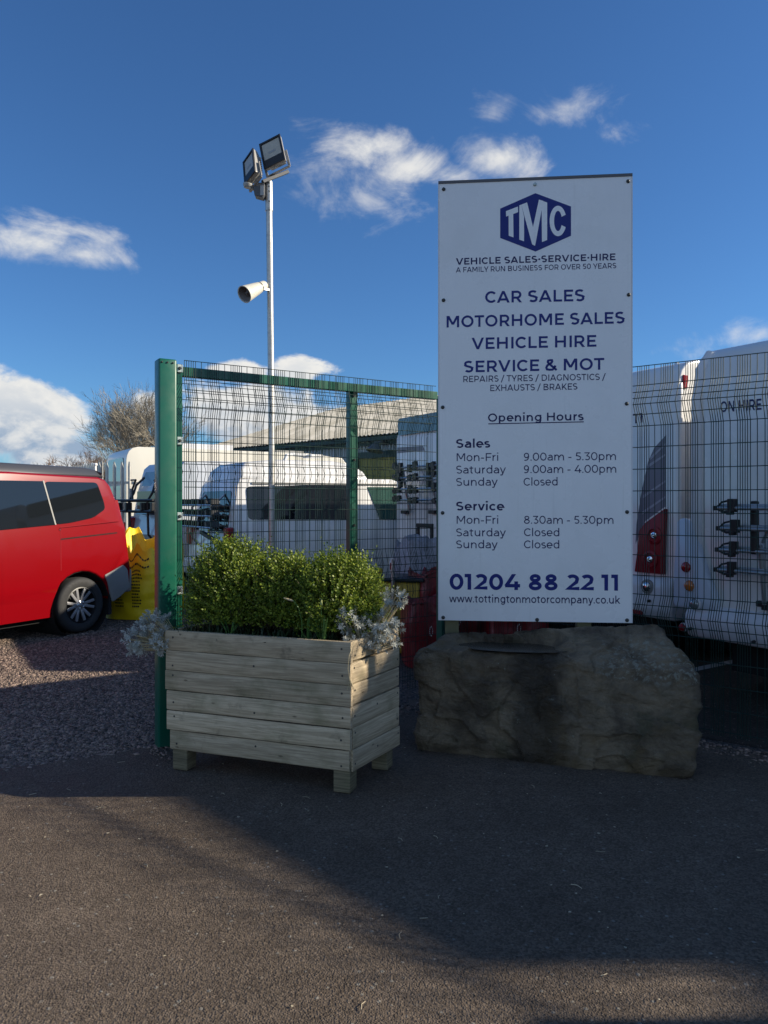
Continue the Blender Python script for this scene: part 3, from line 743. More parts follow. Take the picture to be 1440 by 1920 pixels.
for i, (px, Yd, H, m_, lab) in enumerate([(160, 34, 4.1, M_BARK2, 'russet leafless shrub just left of the bare rounded tree'), (128, 37, 3.95, M_BARK, 'thin leafless shrub between the white fence posts above the red van'),
                                        (98, 39, 3.9, M_BARK, 'straggly leafless shrub behind the nearer white fence post above the red van'), (20, 40, 3.75, M_BARK2, 'low leafless shrub above the roof of the red van at the frame edge'), (62, 42, 3.7, M_BARK, 'faint low leafless shrub on the skyline above the red van roof'), (365, 44, 5.6, M_BARK, 'faint leafless tree seen through the mesh right of the green post')]):
    p = at(px, 945, Yd); bare_tree((p.x, p.y, 0), H, lab, m_, 5, 6, G_SH, 'bare_shrub', .75, .08)


# ------------------------------------------------------------------ green mesh fences
PAT = [0, .0148, .0296, .0444, .0592, .0740, .1145]; PER = .1585
def mesh_wires(mb, s0, s1, zb, zt, y0, folds, hs, phase=0.0, r=.0026, pat=None):
    prof = [(zb, 0.0)]
    for zc, hh, dp in sorted(folds): prof += [(zc - hh, 0), (zc, dp), (zc + hh, 0)]
    prof.append((zt, 0))
    def yz(z):
        for (z0, a), (z1, b) in zip(prof, prof[1:]):
            if z0 <= z <= z1: return y0 - (a + (b - a) * (z - z0) / (z1 - z0 + 1e-9))
        return y0
    k = 0
    while True:
        base = s0 + phase + PER * k - PER
        if base > s1: break
        for q in (pat or PAT):
            s = base + q + random.gauss(0, .0008)
            if s0 <= s <= s1: mb.tube([(s, y0 - dv, z) for z, dv in prof], r, 4, caps=False)
        k += 1
    for z in hs: mb.tube([(s0, yz(z) - .005, z), ((s0 + s1) / 2, yz(z) - .005 + random.gauss(0, .0015), z), (s1, yz(z) - .005, z)], r * 1.12, 4, caps=False)
FL = Frame((-1.443, 4.80, 0), math.atan2(.53, .85))
def left_fence():
    root = thing('mesh_fence', 'green mesh fence bay hung from a thick green box post behind the planter', 'fence', FL)
    mb = MB(); mb.box((0.039, 0, 1.235), (.117, .11, 2.49)); post = mb.build('gate_post', M_GREEN, root, bevel=.012, seg=3, smooth=40)
    for x in (-.0, .035, .07):
        mb = MB(); mb.lathe([(.006, 0), (.006, .006), (.003, .008)], (x, -.055, 2.455), (0, -1, 0), 8); mb.build('bolt', M_BOLT, post)
    mb = MB(); mb.box((.122, .012, 1.45), (.046, .05, 2.02)); fl = mb.build('hanging_strip', M_GREEN, root, bevel=.003)
    mb = MB(); mb.tube([(.128, .0, .44), (.128, .0, .15)], .012, 8); mb.tube([(.128, 0, .36), (.128, 0, .33)], .018, 8); mb.build('drop_bolt', M_GREEN, root)
    for z in (2.43, 1.96, 1.47, .99):
        mb = MB(); mb.box((.125, -.022, z), (.038, .012, .052)); b = mb.build('bracket', M_BOLTP, root, bevel=.004)
        mb = MB(); mb.lathe([(.011, 0), (.011, .008), (.006, .012)], (.122, -.028, z), (0, -1, 0), 8); mb.build('bolt', M_BOLT, b)
    mb = MB(); mb.box((1.17, .015, 2.415), (2.06, .05, .062)); mb.build('rail', M_GREEN, root, bevel=.004)
    mb = MB(); mb.box((1.452, .06, 1.215), (.066, .066, 2.43)); ip = mb.build('post', M_GREEN, root, bevel=.005)
    for z in (2.36, 1.88, 1.39, .96):
        mb = MB(); mb.lathe([(.010, 0), (.010, .014)], (1.452, .03, z), (0, -1, 0), 8); mb.build('bolt', M_BOLT, ip)
    random.seed(3)
    mb = MB(); f = [(2.235, .12, .045), (1.09, .11, .045)]
    mesh_wires(mb, .15, 2.16, .12, 2.485, -.035, f, [2.482, 2.355, 2.29, 2.235, 2.18, 2.115, 1.96, 1.81, 1.66, 1.51, 1.36, 1.21, 1.145, 1.09, 1.035, .97,   .82, .67, .52, .37, .22], r=.0022)
    mb.build('mesh_panel', M_WIRE, root, recalc=False, smooth=180)
    mb = MB(); f = [(2.19, .11, .045), (1.765, .07, .045), (.86, .11, .045)]
    mesh_wires(mb, .16, 2.18, .12, 2.36, .11, f, [2.355, 2.30, 2.245, 2.19, 2.13, 2.02, 1.90, 1.835, 1.765, 1.70, 1.58, 1.43, 1.28, 1.13, .97, .86, .75, .60, .45, .3, .15], phase=.063, r=.0019, pat=[0, .0528, .1057])
    mb.build('mesh_panel', M_WIRE, root, recalc=False, smooth=180)
left_fence()
FR_ = Frame((.45, 6.122, 0), math.atan2(-.6, .8))
def right_fence():
    root = thing('mesh_fence', 'dark green mesh fence running behind the sign and the boulder', 'fence', FR_)
    random.seed(4)
    mb = MB(); f = [(2.225, .14, .09), (.80, .13, .09)]
    mesh_wires(mb, .04, 3.24, .05, 2.50, 0, f, [2.497, 2.365, 2.315, 2.27, 2.225, 2.16, 2.085, 1.94, 1.79, 1.64, 1.49, 1.34, 1.20, 1.06, .93, .865, .80, .735, .67, .52, .37, .22, .08])
    mb.build('mesh_panel', M_WIRE, root, recalc=False, smooth=180)
    for x in (.0, 2.95): pass
    mb = MB(); mb.box((-.01, .05, 1.22), (.06, .06, 2.44)); mb.build('post', M_GREEN, root, bevel=.005)
    hs = [2.497, 2.365, 2.315, 2.27, 2.225, 2.16, 2.085, 1.94, 1.79, 1.64, 1.49, 1.34, 1.20, 1.06, .93, .865, .80, .735, .67, .52, .37, .22, .08]
    mb = MB(); mesh_wires(mb, 3.30, 6.45, .05, 2.50, 0, f, hs, r=.0019); mb.build('mesh_panel', M_WIRE, root, recalc=False, smooth=180)
    for x in (3.27, 6.5):
        mb = MB(); mb.box((x, .05, 1.22), (.06, .06, 2.44)); mb.build('post', M_GREEN, root, bevel=.005)
right_fence()

def palisade():
    G = 'grey palisade fence runs'
    def run(a, b, label):
        a = Vector((*a, 0)); b = Vector((*b, 0)); d = b - a; L_ = d.length
        root = thing('palisade_fence', label, 'fence', loc=a, rot=math.atan2(d.y, d.x), group=G)
        mb = MB(); k = int(L_ / .152)
        for i in range(k + 1):
            x = i * .152; w = .034
            vs = [(x - w, 0, .05), (x - w * .35, -.022, .05), (x + w * .35, -.022, .05), (x + w, 0, .05)]
            top = [(x - w, 0, 2.30), (x - w * .35, -.022, 2.40), (x + w * .35, -.022, 2.40), (x + w, 0, 2.30)]
            bk = [(p[0], p[1] + .006, p[2]) for p in vs + top]
            mb.add(vs + top + bk, [(0, 1, 5, 4), (1, 2, 6, 5), (2, 3, 7, 6), (8, 12, 13, 9), (9, 13, 14, 10), (10, 14, 15, 11), (0, 4, 12, 8), (3, 11, 15, 7), (4, 5, 13, 12), (5, 6, 14, 13), (6, 7, 15, 14)])
        mb.build('pales', M_GALV, root)
        for z in (.45, 1.98):
            mb = MB(); mb.box((L_ / 2, .03, z), (L_, .04, .05)); mb.build('rail', M_GALV, root)
        mb = MB(); mb.box((0, .08, 1.2), (.08, .06, 2.4)); mb.build('post', M_GALV, root)
    run((-5.72, 15.0), (-5.02, 15.0), 'short run of tall galvanised palisade pales behind the tail of the red van')
    run((-9.8, 21.0), (-5.85, 15.1), 'long receding run of galvanised palisade tops just above the red van roof')
    for px, Yd, zt, lab in ((168, 15.6, 2.42, 'white painted square fence post nearest the palisade corner'), (91, 19.0, 2.55, 'white square fence post above the middle of the red van roof')):
        p = at(px, 945, Yd); root = thing('fence_post', lab, 'post', loc=(p.x, p.y + .25, 0), group='white fence posts')
        mb = MB(); mb.box((0, 0, zt / 2 - .03), (.075, .075, zt - .06)); mb.build('shaft', M_WHITE2, root)
        mb = MB(); mb.box((0, 0, zt - .03), (.11, .11, .055)); mb.build('cap', M_WHITE2, root, bevel=.015)
palisade()


# ------------------------------------------------------------------ lamp pole
def lamp_pole():
    YP = 10.2; k9 = YP / 9.0; p = at(511, 945, YP); X0 = p.x; xt = at(504, 345, YP).x - X0
    root = thing('lamp_pole', 'tall galvanised pole with two floodlights behind the mesh fence', 'lamp post', loc=(X0, YP, 0))
    def L_(px, py, dy=0.0): q = at(px, py, YP + dy); return Vector((q.x - X0, dy, q.z))
    Z = lambda z: CAM_H + (z - CAM_H) * k9
    lean = lambda z: xt * (Z(z) - CAM_H) / (Z(5.4) - CAM_H)
    mb = MB(); mb.tube([(-.006, 0, -.05), (lean(2.7), 0, Z(2.7)), (lean(5.1), 0, Z(5.1))], .0385 * k9, 20); mb.lathe([(.10, 0), (.10, .02)], (0, 0, 0), (0, 0, 1), 20); mb.build('pole', M_GALV, root, smooth=40)
    mb = MB(); mb.tube([(lean(5.08), 0, Z(5.08)), (lean(5.43), 0, Z(5.43))], .046 * k9, 20); sl_ = mb.build('top_sleeve', M_GALV, root, smooth=40)
    for z in (5.18, 5.30, 5.36, 5.40):
        mb = MB(); mb.lathe([(.009, 0), (.009, .014)], (lean(z) + .012, -.050, Z(z)), (0, -1, 0), 8); mb.build('bolt', M_BOLT, sl_)
    mb = MB()                                              # cross arm
    a = L_(492, 341, -.10); b = L_(540, 322, .12)
    mb.bar(a, b, .055, .045); mb.bar(L_(478, 347, -.05), L_(505, 345, .0), .05, .04); mb.build('cross_arm', M_FLOOD, root, bevel=.005)
    def flood(c, yaw, tilt, roll, w, h, name='floodlight'):
        Rm = Matrix.Rotation(yaw, 4, 'Z') @ Matrix.Rotation(tilt, 4, 'X') @ Matrix.Rotation(roll, 4, 'Y'); M = Matrix.Translation(c) @ Rm
        # local: face looks to -y
        mb = MB(M); mb.prism([(-w / 2, -h / 2), (w / 2, -h / 2), (w / 2, h / 2), (-w / 2, h / 2)], lambda q: (q[0], -.035, q[1]), lambda q: (q[0] * .96, .02, q[1] * .96))
        mb.prism([(-w * .48, -h * .48), (w * .48, -h * .48), (w * .48, h * .48), (-w * .48, h * .48)], lambda q: (q[0], .02, q[1]), lambda q: (q[0] * .72, .085, q[1] * .74))
        hs = mb.build('floodlight', M_FLOODF, root, bevel=.006)
        mb = MB(M)
        for i in range(9): z = -h * .36 + h * .72 * i / 8; mb.box((0, .075, z), (w * .72, .06, .008)); 
        mb.build('cooling_fins', M_FLOODF, hs)
        mb = MB(M); fw = .026
        for sx in (-1, 1): mb.box((sx * (w / 2 - fw / 2 + .003), -.042, 0), (fw, .018, h + .01))
        for sz in (-1, 1): mb.box((0, -.0425, sz * (h / 2 - fw / 2 + .003)), (w - 2 * fw + .006, .017, fw))
        mb.box((0, -.040, -h * .5 + h * .16), (w - 2 * fw, .018, h * .26)); mb.build('bezel', M_BLACK, hs)
        mb = MB(M); mb.box((0, -.037, h * .10), (w - 2 * fw - .004, .006, h * .62)); mb.build('lamp_glass', M_FLOODG, hs)
        mb = MB(M); mb.box((0, -.0405, h * .02), (w * .34, .002, .035)); mb.build('led_board', M_FLOODF, hs)
        mb = MB(M)
        for sx in (-1, 1): mb.bar((sx * (w / 2 + .012), .02, -h * .05), (sx * (w / 2 + .012), .04, -h * .66), .010, .035)
        mb.bar((-w / 2 - .015, .04, -h * .66), (w / 2 + .015, .04, -h * .66), .035, .010); mb.build('stirrup', M_FLOODF, hs)
    flood(L_(513, 288, -.02), R(-22), R(-10), R(-17), .285 * k9, .36 * k9)
    flood(L_(472, 315, -.06), R(-52), R(-8), R(-22), .245 * k9, .36 * k9)
    mb = MB(); c = L_(487, 360, -.05)
    mb.prism([(-.085, .075), (-.06, -.07), (.05, -.10), (.075, -.06), (.075, .09)], lambda q: c + Vector((q[0], -.07, q[1])), lambda q: c + Vector((q[0], .07, q[1])))
    bx = mb.build('control_box', M_FLOOD, root, bevel=.008)
    mb = MB(); mb.box(c + Vector((.045, -.073, -.01)), (.05, .012, .13)); mb.build('cover_plate', M_FLOODF, bx)
    mb = MB(); c2 = L_(465, 346, -.10); mb.lathe([(.015, -.055), (.05, -.045), (.066, -.012), (.066, .008), (.05, .016), (.01, .02)], c2, (0.15, -.05, 1), 20); mb.bar(c2 + Vector((.03, .02, -.03)), c + Vector((-.05, 0, .03)), .04); mb.build('sensor_dome', M_FLOODF, root, smooth=40)
    return X0
POLE_X = lamp_pole()
def horn():
    Yh = 10.12
    p = at(503, 538, Yh); root = thing('horn_loudspeaker', 'cream horn loudspeaker bracketed to the tall lamp pole', 'loudspeaker', loc=p)
    L_ = lambda px, py, dy: at(px, py, Yh + dy) - p
    back = L_(497, 534, .05); mouth = L_(458, 552, -.24); ax = (mouth - back); ln = ax.length; ax = ax.normalized()
    mb = MB(); mb.lathe([(.02, 0), (.054, .004), (.062, .02), (.066, .105), (.068, .108), (.068, .124), (.074, .127), (.088, .22), (.112, ln - .02), (.117, ln), (.106, ln), (.080, ln - .07), (.045, ln - .14)], back, ax, 28); mb.build('horn_shell', M_HORN, root, smooth=50)
    mb = MB(); mb.lathe([(.1055, ln - .004), (.09, ln - .03), (.055, ln - .09), (.02, ln - .05), (.005, ln - .02)], back, ax, 28, caps=False); mb.build('horn_throat', M_HORNIN, root, smooth=60)
    mb = MB(); mb.lathe([(.0695, .104), (.0695, .128)], back, ax, 28); mb.build('band', M_BOLT, root)
    mb = MB(); mb.bar(back + ax * .12 + Vector((0, -.065, -.02)), (.005, .03, -.03), .014, .03); mb.bar(back + ax * .12 + Vector((.02, .065, 0)), (.01, .06, -.01), .014, .03); mb.build('bracket', M_GALV, root)
    mb = MB(); mb.tube([(.0, .06, -.015), (.0, .12, -.015)], .02, 10); mb.build('clamp', M_GALV, root)
horn()


# ------------------------------------------------------------------ the sign
SA = math.atan2(-.12, 1.26); S0 = at(823.5, 1163, 5.05); SN = Vector((math.sin(SA), -math.cos(SA), 0)); SU = Vector((math.cos(SA), math.sin(SA), 0))
def s_uv(px, py): q = on_plane(px, py, S0, SN) - S0; return q.dot(SU), q.z
SW = s_uv(1184, 1000)[0]; SB = s_uv(1000, 1165.5)[1]; ST = s_uv(1000, 337.5)[1]
def sign():
    root = thing('business_sign', 'tall white sign panel with blue lettering standing behind the boulder', 'sign', loc=(S0.x, S0.y, 0), rot=SA)
    z0 = S0.z
    fn = lambda u, v, l: (u, -l, v + z0)
    mb = MB()
    nU, nV = 10, 24                                        # a very slightly wavy sheet
    vs = []; fs = []
    for j in range(nV + 1):
        for i in range(nU + 1):
            u = SW * i / nU; v = SB + (ST - SB) * j / nV
            vs.append((u, 0, v + z0))
    for j in range(nV):
        for i in range(nU): a = j * (nU + 1) + i; fs.append((a, a + 1, a + nU + 2, a + nU + 1))
    mb.add(vs, fs)
    mb.box((SW / 2, .0125, (SB + ST) / 2 + z0), (SW, .021, ST - SB)); mb.build('panel', M_SIGN, root, recalc=False)
    mb = MB(); mb.box((SW / 2, .012, ST + z0 + .008), (SW + .012, .034, .018)); mb.build('top_cap', M_SIGNEDGE, root)
    mb = MB()
    for u in (-.004, SW + .004):
        mb = MB(); mb.box((u, .014, (SB + ST) / 2 + z0), (.007, .030, ST - SB)); mb.build('edge_trim', M_WHITE2, root)
    for u, label in ((.085, None), (SW - .30, None)):
        mb = MB(); mb.box((u, .075, (z0 + ST) / 2 - .05), (.095, .095, z0 + ST - .1)); mb.build('post', M_POST, root, bevel=.006)
    for z in (SB + .25, (SB + ST) / 2, ST - .25):
        mb = MB(); mb.box((SW / 2, .0255, z + z0 - 0.0), (SW - .10, .004, .07)); mb.build('batten', M_POST, root)
    for i, (px, py) in enumerate([(832, 355), (1003, 346), (1177.6, 340), (831.7, 563), (1178.7, 552.7), (830, 763.6), (1175, 757), (829.8, 961.6), (1175.7, 960), (831, 1157.7), (1007, 1162), (1175.7, 1162.8)]):
        u, v = s_uv(px, py)
        mb = MB(); mb.lathe([(.0125, 0), (.0125, .004), (.009, .009), (.004, .011)], fn(u, v, 0), (0, -1, 0), 14); mb.build('bolt', M_BOLTP if i == 1 else M_BOLT, root, smooth=50)
    # lettering
    z5 = lambda X, Y_: s_uv(810 + X / 3.6923, 310 + Y_ / 3.6923)
    z6 = lambda X, Y_: s_uv(810 + X / 3.6923, 740 + Y_ / 3.6923)
    PXM = 5.0 / F_PX
    def line(s, w, zf, xa, ya, xb, yb, cap_zoom, mat, name='lettering', mbx=None):
        a = zf(xa, ya); b = zf(xb, yb)
        lettering(root, s, w, fn, a[0], b[0], a[1], b[1], cap_zoom / 3.6923 * PXM, mat=mat)
    line('VEHICLE SALES·SERVICE·HIRE', .132, z5, 166, 689, 1275, 656, 46, M_NAVYTXT)
    line('A FAMILY RUN BUSINESS FOR OVER 50 YEARS', .100, z5, 166, 742, 1275, 712, 36, M_NAVYTXT)
    line('CAR SALES', .128, z5, 368, 953, 1056, 940, 81, M_NAVY)
    line('MOTORHOME SALES', .128, z5, 101, 1123, 1333, 1094, 80, M_NAVY)
    line('VEHICLE HIRE', .128, z5, 275, 1274, 1146, 1255, 80, M_NAVY)
    line('SERVICE & MOT', .128, z5, 222, 1434, 1200, 1414, 80, M_NAVY)
    line('REPAIRS / TYRES / DIAGNOSTICS /', .100, z5, 217, 1501, 1203, 1485, 43, M_NAVYTXT)
    line('EXHAUSTS / BRAKES', .100, z5, 404, 1563, 1006, 1552, 43, M_NAVYTXT)
    line('Opening Hours', .118, z6, 388, 187, 1050, 177, 56, M_NAVYTXT)
    m = MB(); a = z6(389, 201); b = z6(1051, 187); m.add([fn(a[0], a[1] - .004, .0015), fn(b[0], b[1] - .004, .0015), fn(b[0], b[1] + .002, .0015), fn(a[0], a[1] + .002, .0015)], [(0, 1, 2, 3)]); m.build('underline', M_NAVYTXT, root, recalc=False)
    line('Sales', .125, z6, 168, 368, 403, 366, 60, M_NAVYTXT)
    for t, y, r in (('Mon-Fri', 460, 462), ('Saturday', 546, 511), ('Sunday', 631, 454), ):
        line(t, .086, z6, 171 if t[0] == 'M' else 168, y, r, y - 2, 54, M_NAVYTXT)
    line('9.00am - 5.30pm', .086, z6, 636, 457, 1273, 452, 54, M_NAVYTXT)
    line('9.00am - 4.00pm', .086, z6, 636, 543, 1275, 540, 54, M_NAVYTXT)
    line('Closed', .086, z6, 634, 630, 870, 628, 54, M_NAVYTXT)
    line('Service', .125, z6, 168, 801, 500, 801, 60, M_NAVYTXT)
    for t, y, r in (('Mon-Fri', 893, 462), ('Saturday', 980, 511), ('Sunday', 1063, 454)):
        line(t, .086, z6, 171 if t[0] == 'M' else 168, y, r, y, 54, M_NAVYTXT)
    line('8.30am - 5.30pm', .086, z6, 637, 893, 1256, 894, 54, M_NAVYTXT)
    line('Closed', .086, z6, 637, 979, 882, 980, 54, M_NAVYTXT)
    line('Closed', .086, z6, 637, 1063, 882, 1064, 54, M_NAVYTXT)
    line('01204 88 22 11', .150, z6, 122, 1349, 1300, 1357, 110, M_NAVY)
    line('www.tottingtonmotorcompany.co.uk', .100, z6, 119, 1437, 1302, 1447, 52, M_NAVYTXT)
    # emblem: hexagon with three cut letters
    def poly(m, pts, l): m.add([fn(*z5(*p), l) for p in pts], [tuple(range(len(pts)))])
    m = MB(); poly(m, [(716, 193), (962, 285), (962, 488), (716, 597), (472, 503), (472, 300)], .0012); hx = m.build('emblem_hexagon', M_NAVY, root, recalc=False)
    m = MB()
    poly(m, [(512, 318), (595, 286), (596, 325), (562, 338), (564, 500), (531, 488), (530, 349), (513, 356)], .0024)
    poly(m, [(604, 278), (604, 515), (637, 527), (637, 355), (618, 273)], .0024)
    poly(m, [(618, 273), (658, 257), (716, 500), (712, 558), (693, 548)], .0025)
    poly(m, [(712, 558), (697, 437), (740, 238), (770, 247), (716, 545)], .0026)
    poly(m, [(758, 245), (797, 258), (797, 518), (761, 532)], .0024)
    cx, cy = 872, 386
    ao = [(cx + 58 * math.cos(R(t)), cy - 105 * math.sin(R(t))) for t in range(24, 337, 6)]
    ai = [(cx + 27 * math.cos(R(t)), cy - 70 * math.sin(R(t))) for t in range(24, 337, 6)]
    nn = len(ao); m.add([fn(*z5(*p), .0024) for p in ao + ai], [(i, i + 1, nn + i + 1, nn + i) for i in range(nn - 1)])
    m.build('emblem_letters', M_SIGN, hx, recalc=False)
    # rain drops
    random.seed(9); m = MB()
    for i in range(120):
        px = 1120 + random.gauss(0, 34); py = 742 + random.gauss(0, 48)
        if not 1000 < px < 1176: continue
        u, v = s_uv(px, py); r = random.uniform(.0012, .0030); m.lathe([(r, 0), (r * .8, r * .5), (r * .2, r * .7)], fn(u, v, 0), (0, -1, 0), 6)
    m.build('rain_drops', M_DROP, root, smooth=80)['kind'] = 'stuff'
sign()


# ------------------------------------------------------------------ the boulder
def boulder():
    o = Vector((.18, 4.42, 0))
    cn = [Vector(p) - o for p in [(.19, 4.69, -.03), (1.73, 4.17, -.03), (1.93, 4.74, -.03), (.36, 4.99, -.03), (.185, 4.74, .625), (1.85, 4.29, .57), (1.79, 4.80, .80), (.40, 4.97, .70)]]
    def tri(u, v, w):
        b = (cn[0] * (1 - u) + cn[1] * u) * (1 - v) + (cn[3] * (1 - u) + cn[2] * u) * v
        t = (cn[4] * (1 - u) + cn[5] * u) * (1 - v) + (cn[7] * (1 - u) + cn[6] * u) * v
        return b * (1 - w) + t * w
    bm = bmesh.new(); NU, NV, NW = 190, 72, 88; vm_ = {}
    def vert(i, j, k):
        if (i, j, k) not in vm_:
            u, v, w = i / NU, j / NV, k / NW
            p = tri(u, v, w)
            # round the arrises
            e = Vector((u - .5, v - .5, w - .5)) * 2; q = (abs(e.x) ** 22 + abs(e.y) ** 14 + abs(e.z) ** 16)
            c = tri(.5, .5, .5); f = 1 - .036 * max(0, q - 1)
            p = c + (p - c) * f
            vm_[(i, j, k)] = bm.verts.new(p)
        return vm_[(i, j, k)]
    for i in range(NU):
        for j in range(NV):
            bm.faces.new((vert(i, j, NW), vert(i + 1, j, NW), vert(i + 1, j + 1, NW), vert(i, j + 1, NW)))
            bm.faces.new((vert(i, j, 0), vert(i, j + 1, 0), vert(i + 1, j + 1, 0), vert(i + 1, j, 0)))
    for i in range(NU):
        for k in range(NW):
            bm.faces.new((vert(i, 0, k), vert(i + 1, 0, k), vert(i + 1, 0, k + 1), vert(i, 0, k + 1)))
            bm.faces.new((vert(i, NV, k), vert(i, NV, k + 1), vert(i + 1, NV, k + 1), vert(i + 1, NV, k)))
    for j in range(NV):
        for k in range(NW):
            bm.faces.new((vert(0, j, k), vert(0, j, k + 1), vert(0, j + 1, k + 1), vert(0, j + 1, k)))
            bm.faces.new((vert(NU, j, k), vert(NU, j + 1, k), vert(NU, j + 1, k + 1), vert(NU, j, k + 1)))
    bm.normal_update()
    pc = Vector((.62, .36))
    for v in bm.verts:
        p = v.co; nrm = v.normal
        a = mnoise.fractal(p * 1.7 + Vector((3, 1, 0)), 1.0, 2.0, 3, noise_basis='PERLIN_ORIGINAL') * .015
        rg = 1 - abs(mnoise.noise(Vector((p.x * 2.6, p.y * 2.6, p.z * 5.2 + p.x * 1.2)) + Vector((7, 0, 2)))); a += (rg ** 4 - .35) * .013
        cell = mnoise.cell(Vector((p.x * 4.2 + mnoise.noise(p * 3) * 1.6, p.y * 4, p.z * 6.5 + mnoise.noise(p * 4 + Vector((5, 5, 5))) * 1.6))); a += (cell - .5) * .016
        vd = mnoise.voronoi(Vector((p.x * 5.5, p.y * 5.5, p.z * 8.5)) + mnoise.noise_vector(p * 5) * .5)[0]; a += (vd[1] - vd[0] - .25) * -.020 + (.5 - vd[0]) * .012
        a += mnoise.fractal(p * 26, 1.0, 2.0, 3, noise_basis='PERLIN_ORIGINAL') * .005
        a += mnoise.fractal(p * 9, 1.0, 2.0, 5, noise_basis='PERLIN_ORIGINAL') * .013
        top = max(0.0, nrm.z)
        a *= (1 - .45 * top)
        d = nrm * a
        if top > .5:
            e_ = math.sqrt(((p.x - pc.x) / .36) ** 2 + ((p.y - pc.y - (p.x - pc.x) * -.24) / .17) ** 2) + mnoise.noise(p * 6) * .22
            g = max(0.0, min(1.0, (1.15 - e_) / .45)); g = g * g * (3 - 2 * g)
            d.z = d.z * (1 - g) + (PUD - .016 - p.z) * g
        v.co = p + d
        if v.co.z < .06 and nrm.y < -.2: v.co.y += (.06 - v.co.z) * .5
    me = bpy.data.meshes.new('boulder'); bm.to_mesh(me); bm.free(); me.materials.append(M_ROCK)
    me.polygons.foreach_set('use_smooth', [True] * len(me.polygons))
    root = bpy.data.objects.new('boulder', me); COL.objects.link(root); root.location = o
    tag(root, 'large squared dark brown boulder with lichen and a rain puddle on top', 'boulder')
    m = MB(); n = 40; pts = []
    for i in range(n):
        t = 2 * math.pi * i / n; pts.append((pc.x + .40 * math.cos(t), pc.y + .19 * math.sin(t) - .09 * math.cos(t), PUD))
    m.add(pts, [tuple(range(n))]); m.build('puddle', M_WATER, root, recalc=False)
PUD = .640
boulder()


# ------------------------------------------------------------------ planter and its plants
PF = [Vector((-1.275, 4.36, 0)), Vector((-.18, 3.97, 0)), Vector((.09, 4.44, 0)), Vector((-1.0, 4.83, 0))]
def planter():
    fx = (PF[1] - PF[0]); L_ = fx.length; a = math.atan2(fx.y, fx.x)
    root = thing('planter', 'weathered timber plank planter on four block feet', 'planter', loc=PF[0], rot=a)
    I = Matrix.Rotation(-a, 4, 'Z'); C4 = [I @ (p - PF[0]) for p in PF]
    H0, H1, nb = .115, .815, 6; bh = (H1 - H0) / nb; th = .028
    def plank_side(p, q, name, seed, endr=0.0, lastin=0.0, parent=root):
        random.seed(seed); d = (q - p); ln = d.length; d.normalize(); nrm = Vector((d.y, -d.x, 0))
        if name == 'back_panel': pass
        mb = MB(); nl = []
        for i in range(nb):
            z0 = H1 - bh * (i + 1) + .0025; z1 = H1 - bh * i - .0025
            e0 = random.uniform(-.006, .006); e1 = random.uniform(-.006, .006); t0 = random.gauss(0, .002); o_ = random.uniform(-.0035, .0035)
            if lastin and i == nb - 1: e0 = lastin; e1 = -lastin * .5; o_ = -.012
            A = p + d * e0 + nrm * o_; B = q + d * e1 + nrm * o_
            n = 12; vs = []
            for k in range(n + 1):
                f = k / n; c = A.lerp(B, f); wv = mnoise.noise(Vector((f * 4, i * 3.1, seed))) * .003
                for (zz, dep) in ((z0 + wv + t0, .003), (z0 + .006 + wv + t0, 0), (z1 - .006 + wv, 0), (z1 + wv, .003), (z1 + wv, th), (z0 + wv + t0, th)):
                    vs.append(c - nrm * dep + Vector((0, 0, zz)))
            fs = []
            for k in range(n):
                for m_ in range(6): fs.append((k * 6 + m_, (k + 1) * 6 + m_, (k + 1) * 6 + (m_ + 1) % 6, k * 6 + (m_ + 1) % 6))
            fs += [(0, 1, 2, 3, 4, 5), tuple(n * 6 + m_ for m_ in (5, 4, 3, 2, 1, 0))]
            mb.k = 0; mb.add(vs, fs)
            for f in (.045, .955) if i % 2 == 0 else (.04, .96, .5):
                c = A.lerp(B, f) + Vector((0, 0, (z0 + z1) / 2 + random.uniform(-.03, .03))); mb.k = 1
                mb.lathe([(.006, -.001), (.006, .0012), (.001, .0014)], c, nrm, 8)
        return mb.build(name, [M_WOOD, M_BOLT], parent, smooth=35)
    plank_side(C4[0], C4[1], 'front_panel', 21, lastin=.022)
    e = (C4[2] - C4[1]).normalized(); f_ = (C4[1] - C4[0]).normalized()
    plank_side(C4[1] + e * .032 - f_ * .004, C4[2], 'end_panel', 22); plank_side(C4[3], C4[0] + e * .032 + f_ * .004, 'end_panel', 23); plank_side(C4[2] - f_ * .032, C4[3] + f_ * .032, 'back_panel', 24)
    inn = lambda k: Vector(((C4[0] + C4[1] + C4[2] + C4[3]) / 4)).lerp(C4[k], .93)
    mb = MB(); mb.add([inn(k) + Vector((0, 0, z)) for z in (.13, .765) for k in range(4)], [(0, 1, 2, 3), (4, 5, 6, 7)] + [(k, (k + 1) % 4, 4 + (k + 1) % 4, 4 + k) for k in range(4)]); mb.build('soil', M_SOIL, root)
    cen = (C4[0] + C4[1] + C4[2] + C4[3]) / 4
    for k in range(4):
        u_ = (C4[(k + 1) % 4] - C4[k]).normalized(); v_ = (C4[k - 1] - C4[k]).normalized(); c = C4[k] + u_ * .070 + v_ * .070
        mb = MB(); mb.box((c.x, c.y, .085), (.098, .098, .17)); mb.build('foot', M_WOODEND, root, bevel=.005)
    return root, a, C4
planter()

